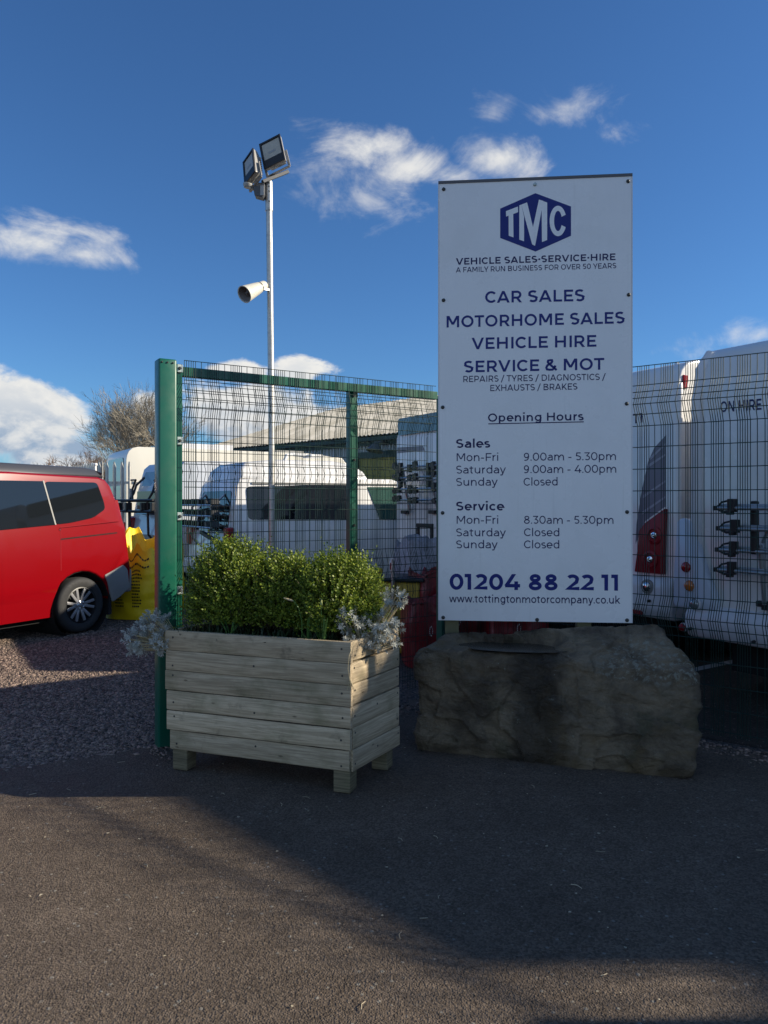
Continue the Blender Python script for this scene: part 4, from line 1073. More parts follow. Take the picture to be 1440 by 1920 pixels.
def leaves(name, base, axis, side, L_, W_, mat, parent, fold=.25, curl=.15):
    """one folded leaf of two triangles pairs per row of the arrays"""
    n = len(base); up = np.cross(axis, side); L_ = L_[:, None]; W_ = W_[:, None]
    b = base; t = base + axis * L_ + up * (L_ * curl); m = base + axis * L_ * .5
    l = m + side * W_ + up * W_ * fold; r = m - side * W_ + up * W_ * fold
    V = np.stack([b, r, t, l], 1).reshape(-1, 3)
    i = (np.arange(n) * 4)[:, None]; Fq = np.concatenate([i + np.array([[0, 1, 2]]), i + np.array([[0, 2, 3]])], 0)
    return np_mesh(name, V, Fq, mat, parent)
def unit(v): return v / (np.linalg.norm(v, axis=1, keepdims=True) + 1e-9)

def box_bush(cpos, rad, label, nshoot, seed, extra=()):
    g = np.random.default_rng(seed)
    root = thing('box_shrub', label, 'shrub', loc=cpos, group='clipped box shrubs in the planter')
    rx, ry, rz = rad
    d = unit(g.normal(size=(nshoot, 3))); d[:, 2] = np.abs(d[:, 2]) * 1.05 - .22; d = unit(d)
    e = 2.8; k = (np.abs(d[:, 0]) ** e + np.abs(d[:, 1]) ** e + np.abs(d[:, 2]) ** e) ** (-1 / e)
    ph = [mnoise.noise(Vector(x) * 3.2 + Vector((seed, 0, 0))) for x in d]
    k = k * (1 + .15 * np.array(ph)) * (1 - .42 * g.random(nshoot) ** 1.6)
    P = d * k[:, None] * np.array([rx, ry, rz]) + np.array([0, 0, rz * .42])
    ax = unit(d * .85 + np.array([0, 0, .55]) + g.normal(size=(nshoot, 3)) * .25)
    sl_ = g.uniform(.05, .115, nshoot) * (1 + .55 * (g.random(nshoot) < .10))
    nl = 11; B = []; A = []; S = []; Ls = []; Ws = []
    tw = MB()
    for i in range(nshoot):
        t = (np.arange(nl) + g.random(nl) * .5) / nl
        base = P[i] + ax[i] * (t * sl_[i])[:, None]
        u = np.cross(ax[i], [0.31, .95, .11]); u /= np.linalg.norm(u); v = np.cross(ax[i], u); an = np.arange(nl) * 2.399 + g.random() * 6
        out = np.cos(an)[:, None] * u + np.sin(an)[:, None] * v
        la = unit(out * (.9 - .45 * t)[:, None] + ax[i] * (.55 + .4 * t)[:, None]); sd_ = unit(np.cross(la, ax[i] + .01))
        B.append(base); A.append(la); S.append(sd_); Ls.append(g.uniform(.012, .021, nl)); Ws.append(g.uniform(.0042, .0070, nl))
        if i % 6 == 0: tw.tube([Vector(P[i] - ax[i] * .06), Vector(P[i] + ax[i] * sl_[i])], .0011, 3, caps=False)
    leaves('foliage', np.concatenate(B), np.concatenate(A), np.concatenate(S), np.concatenate(Ls), np.concatenate(Ws), M_BOX1, root)
    random.seed(seed)
    for i in range(26):
        a = random.random() * 6.28; q = random.uniform(.3, .85)
        tw.tube([(random.gauss(0, .03), random.gauss(0, .03), -.06), (rx * q * .5 * math.cos(a), ry * q * .5 * math.sin(a), rz * .3), (rx * q * math.cos(a), ry * q * math.sin(a), rz * random.uniform(.7, 1.1))], [.006, .004, .002], 4, caps=False)
    tw.build('stems', M_TWIG, root, recalc=False)
SOIL = .765
box_bush((-.93, 4.56, SOIL), (.205, .20, .35), 'tallest clipped box shrub at the left end of the planter', 2500, 31)
box_bush((-.59, 4.50, SOIL), (.195, .18, .295), 'middle clipped box shrub in the planter, behind the tall thin daffodil stem', 1900, 32)
box_bush((-.265, 4.38, SOIL), (.205, .20, .305), 'right clipped box shrub in the planter beside the silver plant', 2300, 33)

def silver_plant(loc, blobs, label, seed, dens=1.7):
    g = np.random.default_rng(seed); random.seed(seed)
    root = thing('silver_shrub', label, 'shrub', loc=loc, group='silver leaved plants in the planter')
    B = []; A = []; S = []; Ls = []; Ws = []; st = MB()
    for (c, r, n) in blobs:
        for i in range(int(n * dens)):
            d = g.normal(size=3); d /= np.linalg.norm(d); p = np.array(c) + d * np.array(r) * (.55 + .45 * g.random())
            ax = d * .8 + np.array([0, -.15, .45]) + g.normal(size=3) * .25; ax /= np.linalg.norm(ax)
            nl = 20; t = np.arange(nl) / nl; u = np.cross(ax, [.3, .9, .2]); u /= np.linalg.norm(u); v = np.cross(ax, u); an = np.arange(nl) * 2.399
            out = np.cos(an)[:, None] * u + np.sin(an)[:, None] * v
            la = unit(out * (1.1 - .8 * t)[:, None] + ax * (.25 + .9 * t)[:, None]); b = p + ax * (t * .032)[:, None] - ax * .01
            B.append(b); A.append(la); S.append(unit(np.cross(la, ax + .013))); Ls.append(g.uniform(.018, .033, nl) * (1 - .35 * t)); Ws.append(g.uniform(.0028, .0046, nl))
            root0 = Vector((random.gauss(0, .03), random.gauss(0, .03), -.02)); mid = Vector(p) * .55 + Vector((0, 0, -.03))
            st.tube([root0, mid, Vector(p - ax * .012)], [.0028, .0022, .0016], 4, caps=False)
    leaves('foliage', np.concatenate(B), np.concatenate(A), np.concatenate(S), np.concatenate(Ls), np.concatenate(Ws), M_SILVER, root, fold=.3, curl=.22)
    st.build('stems', M_STRAW, root, recalc=False)
silver_plant((-.12, 4.20, SOIL), [((.10, -.02, .10), (.13, .10, .085), 34), ((.18, .06, .24), (.075, .07, .055), 13), ((-.06, -.06, .14), (.07, .06, .085), 15), ((.12, -.06, .015), (.12, .05, .04), 15), ((-.065, -.14, .03), (.028, .02, .025), 4)], 'pale silver leaved plant in sun spilling over the near corner of the planter', 41)
silver_plant((-1.19, 4.42, SOIL), [((-.16, -.02, .08), (.085, .08, .085), 30), ((-.25, -.02, -.02), (.10, .08, .08), 34), ((-.12, -.04, -.03), (.07, .06, .07), 16)], 'shaded grey silver plant hanging off the left end of the planter', 42)

def strap_clump(loc, n, h, label, seed, buds=0, spread=.05):
    random.seed(seed); root = thing('daffodil', label, 'flower', loc=loc, group='daffodil clumps not yet open')
    mb = MB()
    for i in range(n):
        a = random.random() * 6.28; r0 = random.random() * .018; H = h * random.uniform(.6, 1.0); lean = random.uniform(.2, 1) * spread; w = random.uniform(.005, .008)
        dx, dy = math.cos(a), math.sin(a); k = 7; vs = []
        for j in range(k + 1):
            t = j / k; x = dx * (r0 + lean * t ** 1.8); y = dy * (r0 + lean * t ** 1.8); z = H * (t - .12 * t ** 4 * (lean / spread)) - .01; ww = w * (1 - .15 * t) * (1 if j < k else .25)
            vs += [(x - dy * ww, y + dx * ww, z), (x + dx * .002, y + dy * .002, z), (x + dy * ww, y - dx * ww, z)]
        mb.add(vs, [(3 * j + m_, 3 * j + m_ + 1, 3 * j + m_ + 4, 3 * j + m_ + 3) for j in range(k) for m_ in (0, 1)])
    mb.build('leaves', M_DAFF, root, recalc=False, smooth=80)
    for i in range(buds):
        a = random.random() * 6.28; H = h * random.uniform(1.0, 1.12); x, y = random.gauss(0, .012), random.gauss(0, .012)
        mb = MB(); mb.tube([(x, y, -.01), (x * 1.5, y * 1.5, H * .6), (x * 2, y * 2, H)], .0028, 6); stm = mb.build('stem', M_DAFF, root, recalc=False)
        mb = MB(); mb.lathe([(.002, 0), (.006, .012), (.0068, .026), (.004, .044), (.001, .052)], (x * 2, y * 2, H - .002), (.1 * math.cos(a), 0, 1), 10); mb.build('bud', M_BUD, stm, smooth=60)
PSX = lambda px, py, Y_: at(px, py, Y_)
p = at(606, 1200, 4.14); strap_clump((p.x, p.y, SOIL), 10, .20, 'sunlit daffodil clump with one upright bud by the front boards of the planter', 51, 1, .075)
p = at(577, 1200, 4.2); strap_clump((p.x, p.y, SOIL), 9, .20, 'shaded daffodil clump beside the sunlit one, under the tall bent stem', 52, 0, .07)
p = at(432, 1195, 4.3); strap_clump((p.x, p.y, SOIL), 11, .165, 'short daffodil clump at the foot of the tallest box shrub', 53, 0, .055)
def bent_stem():
    p = at(563, 1200, 4.16); root = thing('daffodil', 'tall bent daffodil stem with a nodding pale bud in front of the box shrubs', 'flower', loc=(p.x, p.y, SOIL), group='daffodil clumps not yet open')
    f = lambda px, py: at(px, py, 4.16) - Vector((p.x, 4.16, SOIL))
    mb = MB(); mb.tube([f(566, 1205), f(566, 1165), f(560, 1140), f(550, 1126)], .003, 6); mb.build('stem', M_DAFF, root, smooth=60)
    mb = MB(); a = f(551, 1127); b = f(531, 1121); mb.lathe([(.002, 0), (.005, .01), (.006, .028), (.004, .052), (.001, .062)], a, b - a, 10); mb.build('bud', M_STRAW, root, smooth=60)
bent_stem()
def low_green():
    g = np.random.default_rng(61); B = []; A = []; S = []; Ls = []; Ws = []
    fx = PF[1] - PF[0]; fy = PF[3] - PF[0]
    n = 900; u = g.random(n); v = g.random(n) ** 1.4 * .8 + .06; keep = (np.sin(u * 21) * .3 + u < .62); u = u[keep] * .93 + .03; v = v[keep]; n = len(u)
    base = np.array(PF[0])[None] + np.array(fx)[None] * u[:, None] + np.array(fy)[None] * v[:, None]; base[:, 2] = SOIL - .005
    ax = unit(g.normal(size=(n, 3)) * .55 + np.array([0, -.1, 1])); sd_ = unit(np.cross(ax, g.normal(size=(n, 3))))
    tag(leaves('ground_cover', base, ax, sd_, g.uniform(.03, .095, n), g.uniform(.002, .006, n), M_LOWG, None, curl=.3), 'low dark green weeds and grass covering the planter soil', 'weeds', kind='stuff')
low_green()
def dead_tuft():
    p = at(656, 1275, 3.93); root = bpy.data.objects.new('tmp', None)
    random.seed(8); mb = MB()
    for i in range(16):
        dx = random.gauss(0, .012); L_ = random.uniform(.03, .075); mb.tube([(0, 0, .005), (dx * .6, -.008, -L_ * .4), (dx * 1.5, -.006, -L_)], .0010, 3, caps=False)
    mb.tube([(.0, .0, .0), (-.010, -.004, .06), (-.004, .0, .125), (.02, .05, .19)], .0014, 4, caps=False)
    o = mb.build('dead_plant', M_STRAW, recalc=False); o.location = p
    tag(o, 'small dry straw coloured plant tuft hanging at the planter corner', 'dead plant'); bpy.data.objects.remove(root)
dead_tuft()


# ------------------------------------------------------------------ vehicles
def clip(poly, z, keep_up):
    out = []; n = len(poly)
    for i in range(n):
        a, b = poly[i], poly[(i + 1) % n]; ia = (a[1] >= z) if keep_up else (a[1] <= z); ib = (b[1] >= z) if keep_up else (b[1] <= z)
        if ia: out.append(a)
        if ia != ib and a[1] != z and b[1] != z:
            t = (z - a[1]) / (b[1] - a[1]); out.append((a[0] + (b[0] - a[0]) * t, z))
    return out
def body(name, prof, hw, mat, parent, bev=.06, seg=4, belt=None, zmin=.42, smooth=35):
    full = []; n = len(prof)
    for i in range(n):
        a, b = prof[i], prof[(i + 1) % n]; full.append(a)
        if belt and (a[1] - belt) * (b[1] - belt) < 0:
            t = (belt - a[1]) / (b[1] - a[1]); full.append((a[0] + (b[0] - a[0]) * t, belt))
    bm = bmesh.new(); vd = {}
    def V(p, s):
        k = (round(p[0], 5), round(p[1], 5), s)
        if k not in vd: vd[k] = bm.verts.new((s * hw(p[1]), p[0], p[1]))
        return vd[k]
    polys = [full] if not belt else [clip(full, belt, True), clip(full, belt, False)]
    for s in (-1, 1):
        for P in polys: bm.faces.new([V(p, s) for p in (P if s > 0 else P[::-1])])
    m = len(full); oe = set()
    for i in range(m):
        a, b = full[i], full[(i + 1) % m]
        bm.faces.new([V(a, -1), V(b, -1), V(b, 1), V(a, 1)])
        if min(a[1], b[1]) > zmin: oe |= {(V(a, s), V(b, s)) for s in (-1, 1)}
    bmesh.ops.recalc_face_normals(bm, faces=bm.faces)
    es = [e for e in (bm.edges.get(p) for p in oe) if e]
    if bev: bmesh.ops.bevel(bm, geom=es, offset=bev, segments=seg, profile=.5, affect='EDGES', clamp_overlap=True)
    bmesh.ops.triangulate(bm, faces=[f for f in bm.faces if len(f.verts) > 4])
    me = bpy.data.meshes.new(name); bm.to_mesh(me); bm.free(); me.materials.append(mat)
    me.polygons.foreach_set('use_smooth', [True] * len(me.polygons)); me.set_sharp_from_angle(angle=R(smooth))
    o = bpy.data.objects.new(name, me); COL.objects.link(o); o.parent = parent
    return o
def arch(yc, zc, r, zs):
    """wheel opening walked towards +y along the sill at height zs, so the list runs from front to rear reversed by the caller"""
    a = math.degrees(math.asin((zs - zc) / r)); return [(yc + r * math.cos(R(t)), zc + r * math.sin(R(t))) for t in np.linspace(a, 180 - a, 15)]
def wheel(parent, c, r, w, side, fancy=False, mat=None):
    """side -1 or +1: which way the outer face looks along local x"""
    mat = mat or M_ALLOY; ax = (side, 0, 0); c = Vector(c)
    root = bpy.data.objects.new('wheel', None); COL.objects.link(root); root.parent = parent; root.location = c
    mb = MB(); ri = r * .66
    mb.lathe([(ri, -w / 2), (r * .90, -w / 2), (r * .975, -w * .42), (r, -w * .30), (r, w * .30), (r * .975, w * .42), (r * .92, w * .49), (r * .80, w * .53), (ri, w * .46), (ri * .97, w * .2)], (0, 0, 0), ax, 48, closed=True)
    mb.build('tyre', M_TYRE, root, smooth=40)
    mb = MB(); mb.lathe([(ri * .99, w * .44), (ri * .93, w * .46), (ri * .90, w * .36), (ri * .87, w * .10), (.02, w * .10)], (0, 0, 0), ax, 40, caps=False)
    if fancy:
        mb2 = MB()
        for k in range(6):
            for dk in (-.15, .15):
                a = 2 * math.pi * k / 6 + dk; a2 = 2 * math.pi * k / 6 + dk * 1.5
                p0 = Vector((side * w * .30, math.cos(a) * ri * .20, math.sin(a) * ri * .20)); p1 = Vector((side * w * .40, math.cos(a2) * ri * .91, math.sin(a2) * ri * .91))
                mb2.bar(p0, p1, ri * .15, .022, up=(1, 0, 0))
        mb2.lathe([(ri * .27, w * .25), (ri * .26, w * .36), (ri * .12, w * .40), (ri * .10, w * .46), (.004, w * .47)], (0, 0, 0), ax, 20)
        sp = mb2.build('spokes', mat, root, bevel=.004, smooth=40)
        mb3 = MB()
        for k in range(5):
            a = 2 * math.pi * k / 5; mb3.lathe([(.011, w * .30), (.011, w * .44), (.005, w * .45)], (0, math.cos(a) * ri * .20, math.sin(a) * ri * .20), ax, 8)
        mb3.build('wheel_nuts', M_CHROME, sp)
        mb.build('rim', M_BLACK, root, smooth=40)
    else:
        for k in range(10):
            a = 2 * math.pi * k / 10; mb.lathe([(.03, w * .1), (.03, w * .14)], (0, math.cos(a) * ri * .62, math.sin(a) * ri * .62), ax, 8)
        mb.lathe([(ri * .3, w * .1), (ri * .26, w * .3), (.01, w * .32)], (0, 0, 0), ax, 16); mb.build('rim', M_ALU, root, smooth=40)
    return root
def slab(parent, name, poly, x, th, mat, side, bevel=0, smooth=None):
    """flat part on a flank: poly in (y, z); x may be a function of z"""
    fx = x if callable(x) else (lambda z: x)
    mb = MB(); mb.prism(poly, lambda q: (side * fx(q[1]), q[0], q[1]), lambda q: (side * (fx(q[1]) + th), q[0], q[1]))
    return mb.build(name, mat, parent, bevel=bevel, smooth=smooth)
def plate(parent, name, poly, y0, th, mat, bevel=0, smooth=None):
    """flat part on a tail: poly in (x, z), standing th out behind y0"""
    mb = MB(); mb.prism(poly, lambda q: (q[0], y0, q[1]), lambda q: (q[0], y0 - th, q[1])); return mb.build(name, mat, parent, bevel=bevel, smooth=smooth)
def rnd(poly, r=.05, n=4):
    out = []; m = len(poly)
    for i in range(m):
        p = Vector(poly[i]); a = Vector(poly[i - 1]); b = Vector(poly[(i + 1) % m]); rr = min(r, (a - p).length * .45, (b - p).length * .45)
        A = p + (a - p).normalized() * rr; B = p + (b - p).normalized() * rr
        for k in range(n + 1):
            t = k / n; q = A * (1 - t) ** 2 + p * 2 * t * (1 - t) + B * t * t; out.append((q.x, q.y))
    return out
def lens(parent, name, x, z, r, y0, mat, bez=None, rim=M_BLACK):
    mb = MB(); mb.lathe([(r, 0), (r, .012), (r * .85, .028), (r * .5, .036), (.004, .038)], (x, y0, z), (0, -1, 0), 24); o = mb.build(name, mat, parent, smooth=50)
    if bez: mb = MB(); mb.lathe([(r * bez, -.01), (r * bez, .010), (r * 1.02, .016), (r * 1.0, .0)], (x, y0, z), (0, -1, 0), 24); mb.build('bezel', rim, o, smooth=50)
    return o

def windscreen(parent, a, b, wa, wb):
    a = Vector((0, *a)); b = Vector((0, *b)); d = (b - a).normalized(); n = Vector((0, -d.z, d.y)); n = n if n.z > 0 else -n
    a = a + d * .05; b = b - d * .05; lo, hi = n * .001, n * .008
    c = [Vector((-wa, 0, 0)) + a, Vector((wa, 0, 0)) + a, Vector((wb, 0, 0)) + b, Vector((-wb, 0, 0)) + b]
    mb = MB(); mb.add([p + lo for p in c] + [p + hi for p in c], [(3, 2, 1, 0), (4, 5, 6, 7)] + [(i, (i + 1) % 4, 4 + (i + 1) % 4, 4 + i) for i in range(4)]); mb.build('windscreen', M_GLASS, parent)
def headlights(parent, y, z, x):
    for s in (-1, 1):
        mb = MB(); mb.box((s * x, y, z), (.30, .10, .16)); mb.build('headlight', M_LAMPC, parent, bevel=.03, seg=3)
def red_van():
    fr = Frame((-4.115, 10.08, 0), R(151)); root = thing('camper_van', 'glossy red camper van with charcoal pop top and dark side windows', 'van', fr)
    sp = lambda X, Y_: fr.side(X / 5.333, 860 + Y_ / 5.333, -.93)
    zs = .235; wy, wz, wr = .72, .333, .333; fy = 3.75
    prof = [(.16, .40), (-.02, .46), (-.03, .72), (.02, 1.02), (.05, 1.25), (.13, 1.52), (.23, 1.78), (.30, 1.855), (.40, 1.885), (1.6, 1.91), (3.0, 1.90), (3.25, 1.85), (4.15, 1.18), (4.30, 1.10), (4.85, .90), (4.97, .62), (4.94, .30), (4.6, zs)]
    prof += arch(fy, wz, .40, zs) + arch(wy, wz, .405, zs)[:-1] + [(.33, .40)]
    def hw(z): return .945 if z <= 1.22 else .945 - .15 * ((z - 1.22) / .70) ** 1.15
    # two planes above the belt would twist: keep it linear
    hw = lambda z: (.95 if z >= .5 else .95 - .05 * (.5 - z) / .3) if z <= 1.22 else .95 - .10 * (z - 1.22) / .70
    body('body', prof, hw, M_RED, root, bev=.075, seg=5, belt=1.22, zmin=.45, smooth=50)
    gx = lambda z: hw(z) + .004
    rw = rnd([sp(*q) for q in [(478, 228), (1000, 238), (1052, 440), (1055, 505), (930, 590), (700, 640), (552, 657)]], .05)
    y_, z_ = sp(0, 215); y2, z2 = sp(0, 712)
    fwn = [sp(464, 224), sp(542, 660), (y2 + .0, z2), (2.2, z2 - .03), (2.2, z_ + .0), (y_, z_)]
    M = {}
    for s in (-1, 1):
        slab(root, 'side_window', rw, gx, .006, M_GLASS, s); slab(root, 'side_window', fwn, gx, .006, M_GLASS, s)
        slab(root, 'front_door_window', [(2.3, 1.28), (2.3, 1.80), (2.95, 1.80), (3.75, 1.28)], gx, .006, M_GLASS, s)
        a, b = sp(464, 218), sp(546, 660)
        slab(root, 'window_pillar', [(a[0] - .009, a[1]), (a[0] + .009, a[1]), (b[0] + .009, b[1]), (b[0] - .009, b[1])], lambda z: gx(z) + .006, .004, M_GREYP, s)
        a, b = sp(595, 803), sp(1160, 738)
        slab(root, 'door_rail', [(a[0], a[1] - .011), (a[0], a[1] + .004), (b[0], b[1] + .004), (b[0], b[1] - .011)], .9505, .002, M_UNDER, s)
        a, b = sp(595, 690), sp(600, 1120)
        slab(root, 'door_gap', [(a[0] - .003, a[1]), (a[0] + .003, a[1]), (b[0] + .003, b[1]), (b[0] - .003, b[1])], .9500, .0015, M_LAMPDR, s)
        a, b = sp(590, 690), sp(1180, 625)
        slab(root, 'crease', [(a[0], a[1] - .004), (a[0], a[1] + .004), (b[0], b[1] + .004), (b[0], b[1] - .004)], .951, .004, M_RED, s, bevel=.002)
        bp = rnd([sp(*q) for q in [(1030, 1165), (1130, 1110), (1222, 1060), (1262, 1110), (1282, 1290), (1190, 1375), (1112, 1432), (1088, 1340), (1062, 1235)]], .02)
        slab(root, 'bumper_corner', bp, .905, .055, M_GREYP, s, bevel=.012, smooth=50)
        slab(root, 'mud_flap', [sp(1085, 1340), sp(1105, 1345), sp(1112, 1555), sp(1075, 1560)], .83, .11, M_BLACK, s)
        slab(root, 'tail_lamp', [(.055, .86), (.005, .86), (.03, 1.20), (.14, 1.60), (.19, 1.60), (.12, 1.2)], .80, .10, M_LAMPDR, s)
    mb = MB(); mb.box((0, -.03, .56), (1.8, .14, .30)); mb.build('rear_bumper', M_GREYP, root, bevel=.03, smooth=50)
    prt = [(.27, 1.885), (.31, 1.93), (.36, 1.985), (.50, 2.005), (1.6, 2.015), (2.9, 1.995), (3.2, 1.95), (3.22, 1.895), (1.6, 1.895)]
    body('pop_top', prt, lambda z: .80 - .18 * max(0, (z - 1.93)) / .17, M_CHAR, root, bev=.035, seg=3, zmin=0)
    windscreen(root, (3.25, 1.85), (4.15, 1.18), .74, .84); headlights(root, 4.86, .78, .70)
    mb = MB(); mb.box((0, 2.3, .42), (1.6, 4.2, .5)); mb.build('under_body', M_UNDER, root)
    for y in (wy, fy):
        mb = MB(); mb.lathe([(.02, -.66), (.412, -.66), (.412, .66), (.02, .66)], (0, y, wz + .015), (1, 0, 0), 28); mb.build('wheel_well', M_UNDER, root)
        for s in (-1, 1):
            mb = MB(); mb.lathe([(.402, .66), (.402, .945)], (0, y, wz), (s, 0, 0), 28, caps=False); mb.build('arch_liner', M_UNDER, root)
        for s in (-1, 1): wheel(root, (s * .835, y, wz), wr, .215, s, fancy=True)
    mb = MB(); mb.lathe([(.007, 0), (.007, .006)], (-.95, sp(585, 710)[0], sp(585, 710)[1]), (-1, 0, 0), 8); mb.build('door_stud', M_CHROME, root)
red_van()

PARK = R(-58)
def coach(name, label, fr, L_=5.6, W=2.25, H=2.86, bev=.15, group=None, mat=M_WHITE, skirt=.42, tall=False):
    root = thing(name, label, 'motorhome', fr, group=group)
    h = W / 2; wy, wz, wr = 1.25, .34, .34; fy = L_ - .9
    prof = [(0, skirt), (0, H - .34), (.02, H - .22), (.07, H - .11), (.16, H - .035), (.30, H), (L_ - 1.6, H + .0), (L_ - .5, H - .10), (L_ - .15, H - .5), (L_ - .35, 1.75), (L_ - .2, 1.5), (L_ + .35, 1.1), (L_ + .55, .8), (L_ + .5, .38)]
    prof += arch(fy, wz, .40, .38) + [(2.2, .38), (2.0, min(skirt, .62))] + arch(wy, wz, .40, min(skirt, .62)) + ([(.5, .62)] if skirt > .62 else [])
    body('body', prof, lambda z: h, mat, root, bev=bev, seg=6, zmin=.44, smooth=40)
    mb = MB(); mb.box((0, L_ / 2, .40), (W - .5, L_ - .3, .4)); mb.build('under_body', M_UNDER, root)
    for y in (wy, fy):
        mb = MB(); mb.lathe([(.41, -h + .3), (.41, h - .3)], (0, y, wz + .02), (1, 0, 0), 24); mb.build('wheel_well', M_UNDER, root)
        for s in (-1, 1): wheel(root, (s * (h - .16), y, wz), wr, .2, s)
    for s in (-1, 1):
        slab(root, 'side_window', rnd([(1.4, 1.45), (2.6, 1.45), (2.6, 2.05), (1.4, 2.05)], .08), h + .002, .02, M_GLASSG, s)
        slab(root, 'cab_window', [(L_ - 1.2, 1.3), (L_ - .1, 1.25), (L_ - .55, 1.8), (L_ - 1.2, 1.85)], h + .002, .008, M_GLASS, s)
    windscreen(root, (L_ - .2, 1.5), (L_ + .35, 1.1), h - .3, h - .2); headlights(root, L_ + .44, .85, h - .3)
    return root
GM = 'white motorhomes parked in a row with their tails to the fence'

def motorhome_b():
    fr = Frame((3.06, 5.415, 0), PARK)
    root = coach('motorhome', 'white motorhome at the right frame edge with bike rack and ON HIRE lettering', fr, W=1.85, H=2.86, skirt=.60, group=GM)
    rp = lambda px, py: fr.rear(px, py)
    z3 = lambda X, Y_: fr.rear(1160 + X / 3.0, 600 + Y_ / 3.0)
    # raised corner band, moulded lamp fairing and bumper
    xl = -.925
    mb = MB(); mb.tube([(xl + .035, -.006, .85), (xl + .035, -.006, 1.72), (xl + .035, -.004, 2.4), (xl + .05, .03, 2.66), (xl + .07, .13, 2.80)], [.045, .045, .045, .045, .04], 10); mb.build('corner_band', M_WHITE2, root, smooth=60)
    fp = rnd([z3(350, 1130), z3(385, 1110), z3(435, 1135), z3(470, 1270), z3(515, 1420), z3(575, 1570), z3(575, 1640), z3(330, 1610), z3(335, 1400)], .05)
    plate(root, 'lamp_fairing', fp, .02, .085, M_FAIR, bevel=.022, smooth=50)
    fp2 = [z3(322, 1620), z3(560, 1590), (1.1, z3(560, 1590)[1] - .02), (1.1, .50), (z3(430, 1800)[0], .50), z3(335, 1765)]
    zt = z3(440, 1600)[1]; zb = .455
    mb = MB()
    for (y, za, zb_) in ((0, 0, 0),):
        mb.prism([(0.10, zt + .02), (-.03, zt), (-.09, zt - .06), (-.10, zb + .12), (-.05, zb), (.25, zb)], lambda q: (-.95, q[0], q[1]), lambda q: (.95, q[0], q[1]))
    mb.build('bumper', M_WHITE2, root, bevel=.03, seg=3, smooth=50)
    for (X, Y_, r, m, nm) in ((383, 1390, .045, M_LAMPR, 'brake_lamp'), (402, 1495, .047, M_LAMPA, 'indicator_lamp')):
        x, z = fr.rear(1160 + X / 3, 600 + Y_ / 3, -.055); lens(root, nm, x, z, r, -.052, m, 1.06, M_WHITE2)
    x, z = fr.rear(1160 + 430 / 3, 600 + 1597 / 3, -.09); lens(root, 'reversing_lamp', x, z, .044, -.088, M_LAMPC, 1.12, M_WHITE2)
    x, z = fr.rear(1160 + 362 / 3, 600 + 1728 / 3, -.1); lens(root, 'reflector', x, z, .032, -.095, M_LAMPDR, 1.1, M_WHITE2)
    for X, Y_ in ((406, 1736), (762, 1810)): x, z = fr.rear(1160 + X / 3, 600 + Y_ / 3, -.1); lens(root, 'parking_sensor', x, z, .013, -.095, M_BLACK)
    # bike rack
    rk = bpy.data.objects.new('bike_rack', None); COL.objects.link(rk); rk.parent = root
    for i, (Y_, xs) in enumerate(((1058, 560), (1172, 575), (1292, 570), (1404, 560))):
        x0, z0 = fr.rear(1160 + xs / 3, 600 + Y_ / 3, -.28 + .05 * i); yy = -.28 + .05 * i
        mb = MB(); mb.tube([(x0, yy, z0), (1.0, yy, z0)], .016, 8); mb.tube([(x0, yy + .03, z0 + .02), (1.0, yy + .03, z0 + .02)], .012, 8); rail = mb.build('rail', M_ALU, rk, smooth=50)
        mb = MB(); mb.tube([(x0 - .02, yy, z0 + .0), (x0 + .045, yy, z0 - .03), (x0 + .13, yy, z0 - .02)], .012, 6); mb.tube([(x0 - .02, yy, z0), (x0 + .03, yy, z0 + .045), (x0 + .10, yy, z0 + .06)], .009, 6)
        mb.box((x0 + .115, yy, z0 + .02), (.055, .05, .10)); mb.box((x0 + .105, yy - .01, z0 - .035), (.04, .05, .03)); mb.box((x0 - .02, yy, z0), (.03, .04, .035)); mb.build('wheel_clamp', M_BLACK, rail, bevel=.004)
        mb = MB(); mb.box((.75, yy, z0 + .01), (.05, .05, .09)); mb.build('wheel_clamp', M_BLACK, rail)
    for xo in (0, .62):
        x0, z0 = fr.rear(1160 + 752 / 3, 600 + 1040 / 3, -.2); x0 += xo; zb = fr.rear(1160 + 750 / 3, 600 + 1590 / 3, -.03)[1]
        mb = MB(); mb.box((x0, -.17, z0 - .17), (.05, .05, .40)); mb.build('black_bar', M_BLACK, rk, bevel=.012)
        mb = MB(); mb.tube([(x0 + .012, -.12, z0 - .30), (x0 + .005, -.05, zb)], .018, 8); mb.tube([(x0 + .03, -.12, z0 - .28), (x0 + .10, -.16, z0 - .18), (x0 + .4, -.16, z0 - .17)], .014, 8); mb.build('support_tube', M_ALU, rk, smooth=50)
        mb = MB(); mb.box((x0, -.03, zb), (.13, .05, .045)); mb.box((x0, -.03, zb - .03), (.05, .04, .03)); mb.build('foot', M_BLACK, rk, bevel=.006)
        mb = MB(); mb.box((x0 + .06, -.10, z0 - .56 + .05), (.16, .04, .035)); mb.build('handle', M_BLACK, rk, bevel=.01)
    mb = MB(); mb.tube([(.0 + x0 - .62 + .10, -.012, 1.05), (x0 - .62 + .10, -.012, 1.42), (x0 - .62 + .2, -.012, 1.5), (.9, -.012, 1.5)], .014, 8); mb.tube([(x0 - .62 + .10, -.012, 1.05), (x0 - .62 + .2, -.012, .98), (.9, -.012, .98)], .014, 8); mb.build('locker_frame', M_WHITE2, root, smooth=60)
    mb = MB(); mb.box((.25, 1.5, 2.90), (1.5, 1.4, .10)); mb.build('roof_unit', M_WHITE2, root, bevel=.02)
    # lettering
    m = MB(); a = z3(573, 512); b = z3(808, 497); e = (b[0] - a[0])
    lettering(root, 'ON HIRE', .12, lambda u, v, l: (u, -.001 - l, v), a[0], b[0], a[1] - .01, b[1] - .01, .085, mat=M_NAVYTXT)
